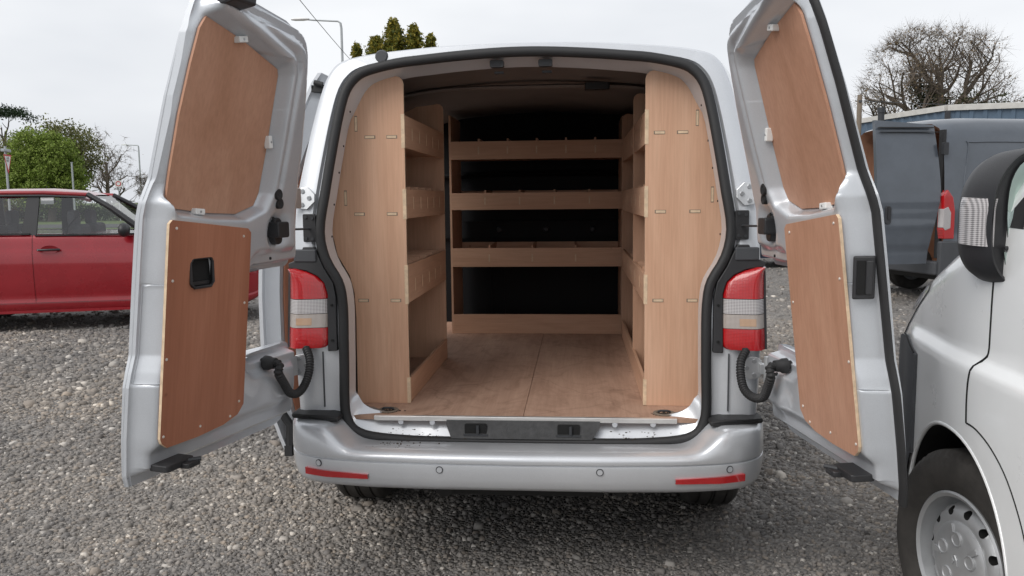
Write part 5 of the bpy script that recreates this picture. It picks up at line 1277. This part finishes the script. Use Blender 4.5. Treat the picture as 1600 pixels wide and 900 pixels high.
# broad green tree, left
def leafy(name, label, base, lobes, nl, rad, size, mat, seed, bark='bark', h=6, group=None, tr=.3):
    segs, tips = branch_tree(seed, h, 1.0, 2, tr, 0, .25, (7,4), .6, .3)
    th = make_tree(name, label, base, segs, bark, group=group); rg = np.random.default_rng(seed); C_ = []
    for cx, cy, cz, rx, rz_, n_ in lobes:
        d = rg.normal(0,1,(n_,3)); d /= np.linalg.norm(d,axis=1)[:,None]; r_ = rg.random(n_)**.35
        C_.append(np.stack([cx+d[:,0]*r_*rx, cy+d[:,1]*r_*rx, cz+d[:,2]*r_*rz_], 1))
    C_ = np.concatenate(C_); C_[:,2] = np.maximum(C_[:,2], .4)
    v, f_ = leaves_np(C_, nl, rad, size, seed+1); obj_np('crown', v, f_, mat, th, 4); return th
GT = 'trees across the road'
leafy('broadleaf_tree', 'broad fresh green tree behind the red car', (-38.6,55.0,0), [(0,0,3.4,2.5,2.6,260),(-.7,-.6,5.2,1.6,1.5,130),(.9,-.6,4.7,1.5,1.6,130),(1.7,-.4,2.9,1.2,1.6,100),(-1.9,-.4,3.0,1.5,1.8,110)], 62, .20, .10, 'spring_leaves', 31, h=6.5, group=GT)
leafy('broadleaf_tree', 'dull olive tree rising just behind the broad green tree', (-41.0,59.5,0), [(.6,0,5.2,2.8,2.4,260),(-3.6,0,4.2,2.6,2.6,150)], 44, .30, .11, 'olive_leaves', 32, h=7, group=GT)
leafy('broadleaf_tree', 'olive bush at the left edge under the pine', (-43.5,56.0,0), [(0,0,2.8,2.4,2.5,160)], 40, .28, .11, 'olive_leaves', 36, h=4, group=GT)
# pine, top left
pb = (-52.6,69.5,0); segs, tips = branch_tree(44, 13.5, .8, 2, .28, .03, .62, (6,4), .42, .3, .10, 70)
th = make_tree('pine_tree', 'dark flat-topped pine at the top left edge', pb, segs, 'bark', group=GT)
cc_ = [(rgb.uniform(-2.4,2.4), rgb.uniform(-1.6,1.6), 0) for _ in range(60)]; cc_ = [(x,y,9.0+1.0*(1-(x/2.6)**2)+rgb.uniform(-.45,.2)) for x,y,_ in cc_]
v, f_ = leaves_np(cc_, 60, (.34,.34,.16), .10, 45); obj_np('crown', v, f_, 'pine_needles', th, 4)
# brown bare trees, left distance
for i, (bx, by, hh, sd2, lb) in enumerate(((-45.8,74.6,8.6,52,'rounded brown bare tree between the green tree and the far lamp'),(-38.0,70.0,4.6,53,'small bare thorn beside the left van door edge'),(-41.2,76.0,4.2,54,'low bare bush under the far street lamp'))):
    segs, tips = branch_tree(sd2, hh, 1.0, 3, .26, 0, .16, (8,5,5), .60, .25, .15, 62)
    th = make_tree('bare_tree', lb, (bx,by,0), segs, 'pale_bark', group='bare trees on the left'); tv = np.array([t_[0] for t_ in tips]); rg = np.random.default_rng(sd2)
    P0 = np.repeat(tv, 7, 0); Dv = rg.normal(0,1,P0.shape); Dv /= np.linalg.norm(Dv,axis=1)[:,None]; P1 = P0+Dv*(.3+.5*rg.random(len(P0)))[:,None]; s2 = np.cross(Dv, rg.normal(0,1,Dv.shape)); s2 /= np.linalg.norm(s2,axis=1)[:,None]
    v = np.stack([P0-s2*.018, P0+s2*.018, P1], 1).reshape(-1,3); obj_np('twigs', v, np.arange(len(v)).reshape(-1,3), 'pale_bark', th, 3)
    v, f_ = leaves_np(tv, 2, .3, .06, sd2); obj_np('buds', v, f_, 'bud_leaves', th, 4)
# golden conifers whose tops clear the van roof
def conifer(label, base, h, w, seed):
    th = thing('conifer_tree', label, 'tree', base, 0, 'golden conifers behind the van'); rg = np.random.default_rng(seed)
    MB().tube([(base[0],base[1],0),(base[0],base[1],h*.6),(base[0]+.04,base[1],h+.02)], [.16,.09,.012], 8).build('trunk', 'bark', th, smooth=True)
    C_ = []
    for i in range(420):
        t_ = rg.random()**.8; z = h*.35+t_*h*.63; rr = w*(1-t_)**.62*(.35+.65*rg.random()); a = rg.random()*6.283
        n_ = 4; 
        for q in range(n_): f = (q+1)/n_; C_.append((rr*f*math.cos(a), rr*f*math.sin(a), z+.22*f*rg.random()-.10*f*f))
    v, f_ = leaves_np(C_, 9, .085, .085, seed); obj_np('crown', v, f_, 'gold_needles', th, 4); return th
conifer('tallest golden conifer above the van roof', (-8.75,37.7,0), 10.25, 2.3, 61)
conifer('left golden conifer, dark at its outer side', (-9.55,37.3,0), 9.35, 2.2, 62)
conifer('right golden conifer of the close clump', (-7.75,37.6,0), 9.85, 2.0, 63)
conifer('slim single conifer spire right of the clump', (-6.98,37.8,0), 9.45, .8, 64)
conifer('tiny conifer tip left of the clump', (-10.55,37.4,0), 8.95, .7, 65)
# hedge bank closing the far side of the yard
def hedge(label, a, b2, h, w, n_, mat, seed):
    th = thing('hedge', label, 'hedge', (*a,0)); rg = np.random.default_rng(seed); t_ = rg.random(n_); C_ = np.stack([(b2[0]-a[0])*t_, (b2[1]-a[1])*t_+rg.normal(0,w,n_), rg.random(n_)**.7*h], 1)
    v, f_ = leaves_np(C_, 26, .26, .12, seed); obj_np('foliage', v, f_, mat, th, 4)
    st = MB()
    for i in range(24):
        f = i/23; x, y = lerp(a[0],b2[0],f), lerp(a[1],b2[1],f); st.tube([(x,y,0),(x+.1,y,h*.7)], .03, 5)
    st.build('stems', 'bark', th); return th
hedge('long low hedge along the far road, behind the red car', (-62,60), (-20,56), 1.0, .5, 700, 'hedge_leaves', 71)
hedge('distant hedge behind the vans on the right', (-12,62), (40,58), 2.2, .8, 900, 'hedge_leaves', 72)
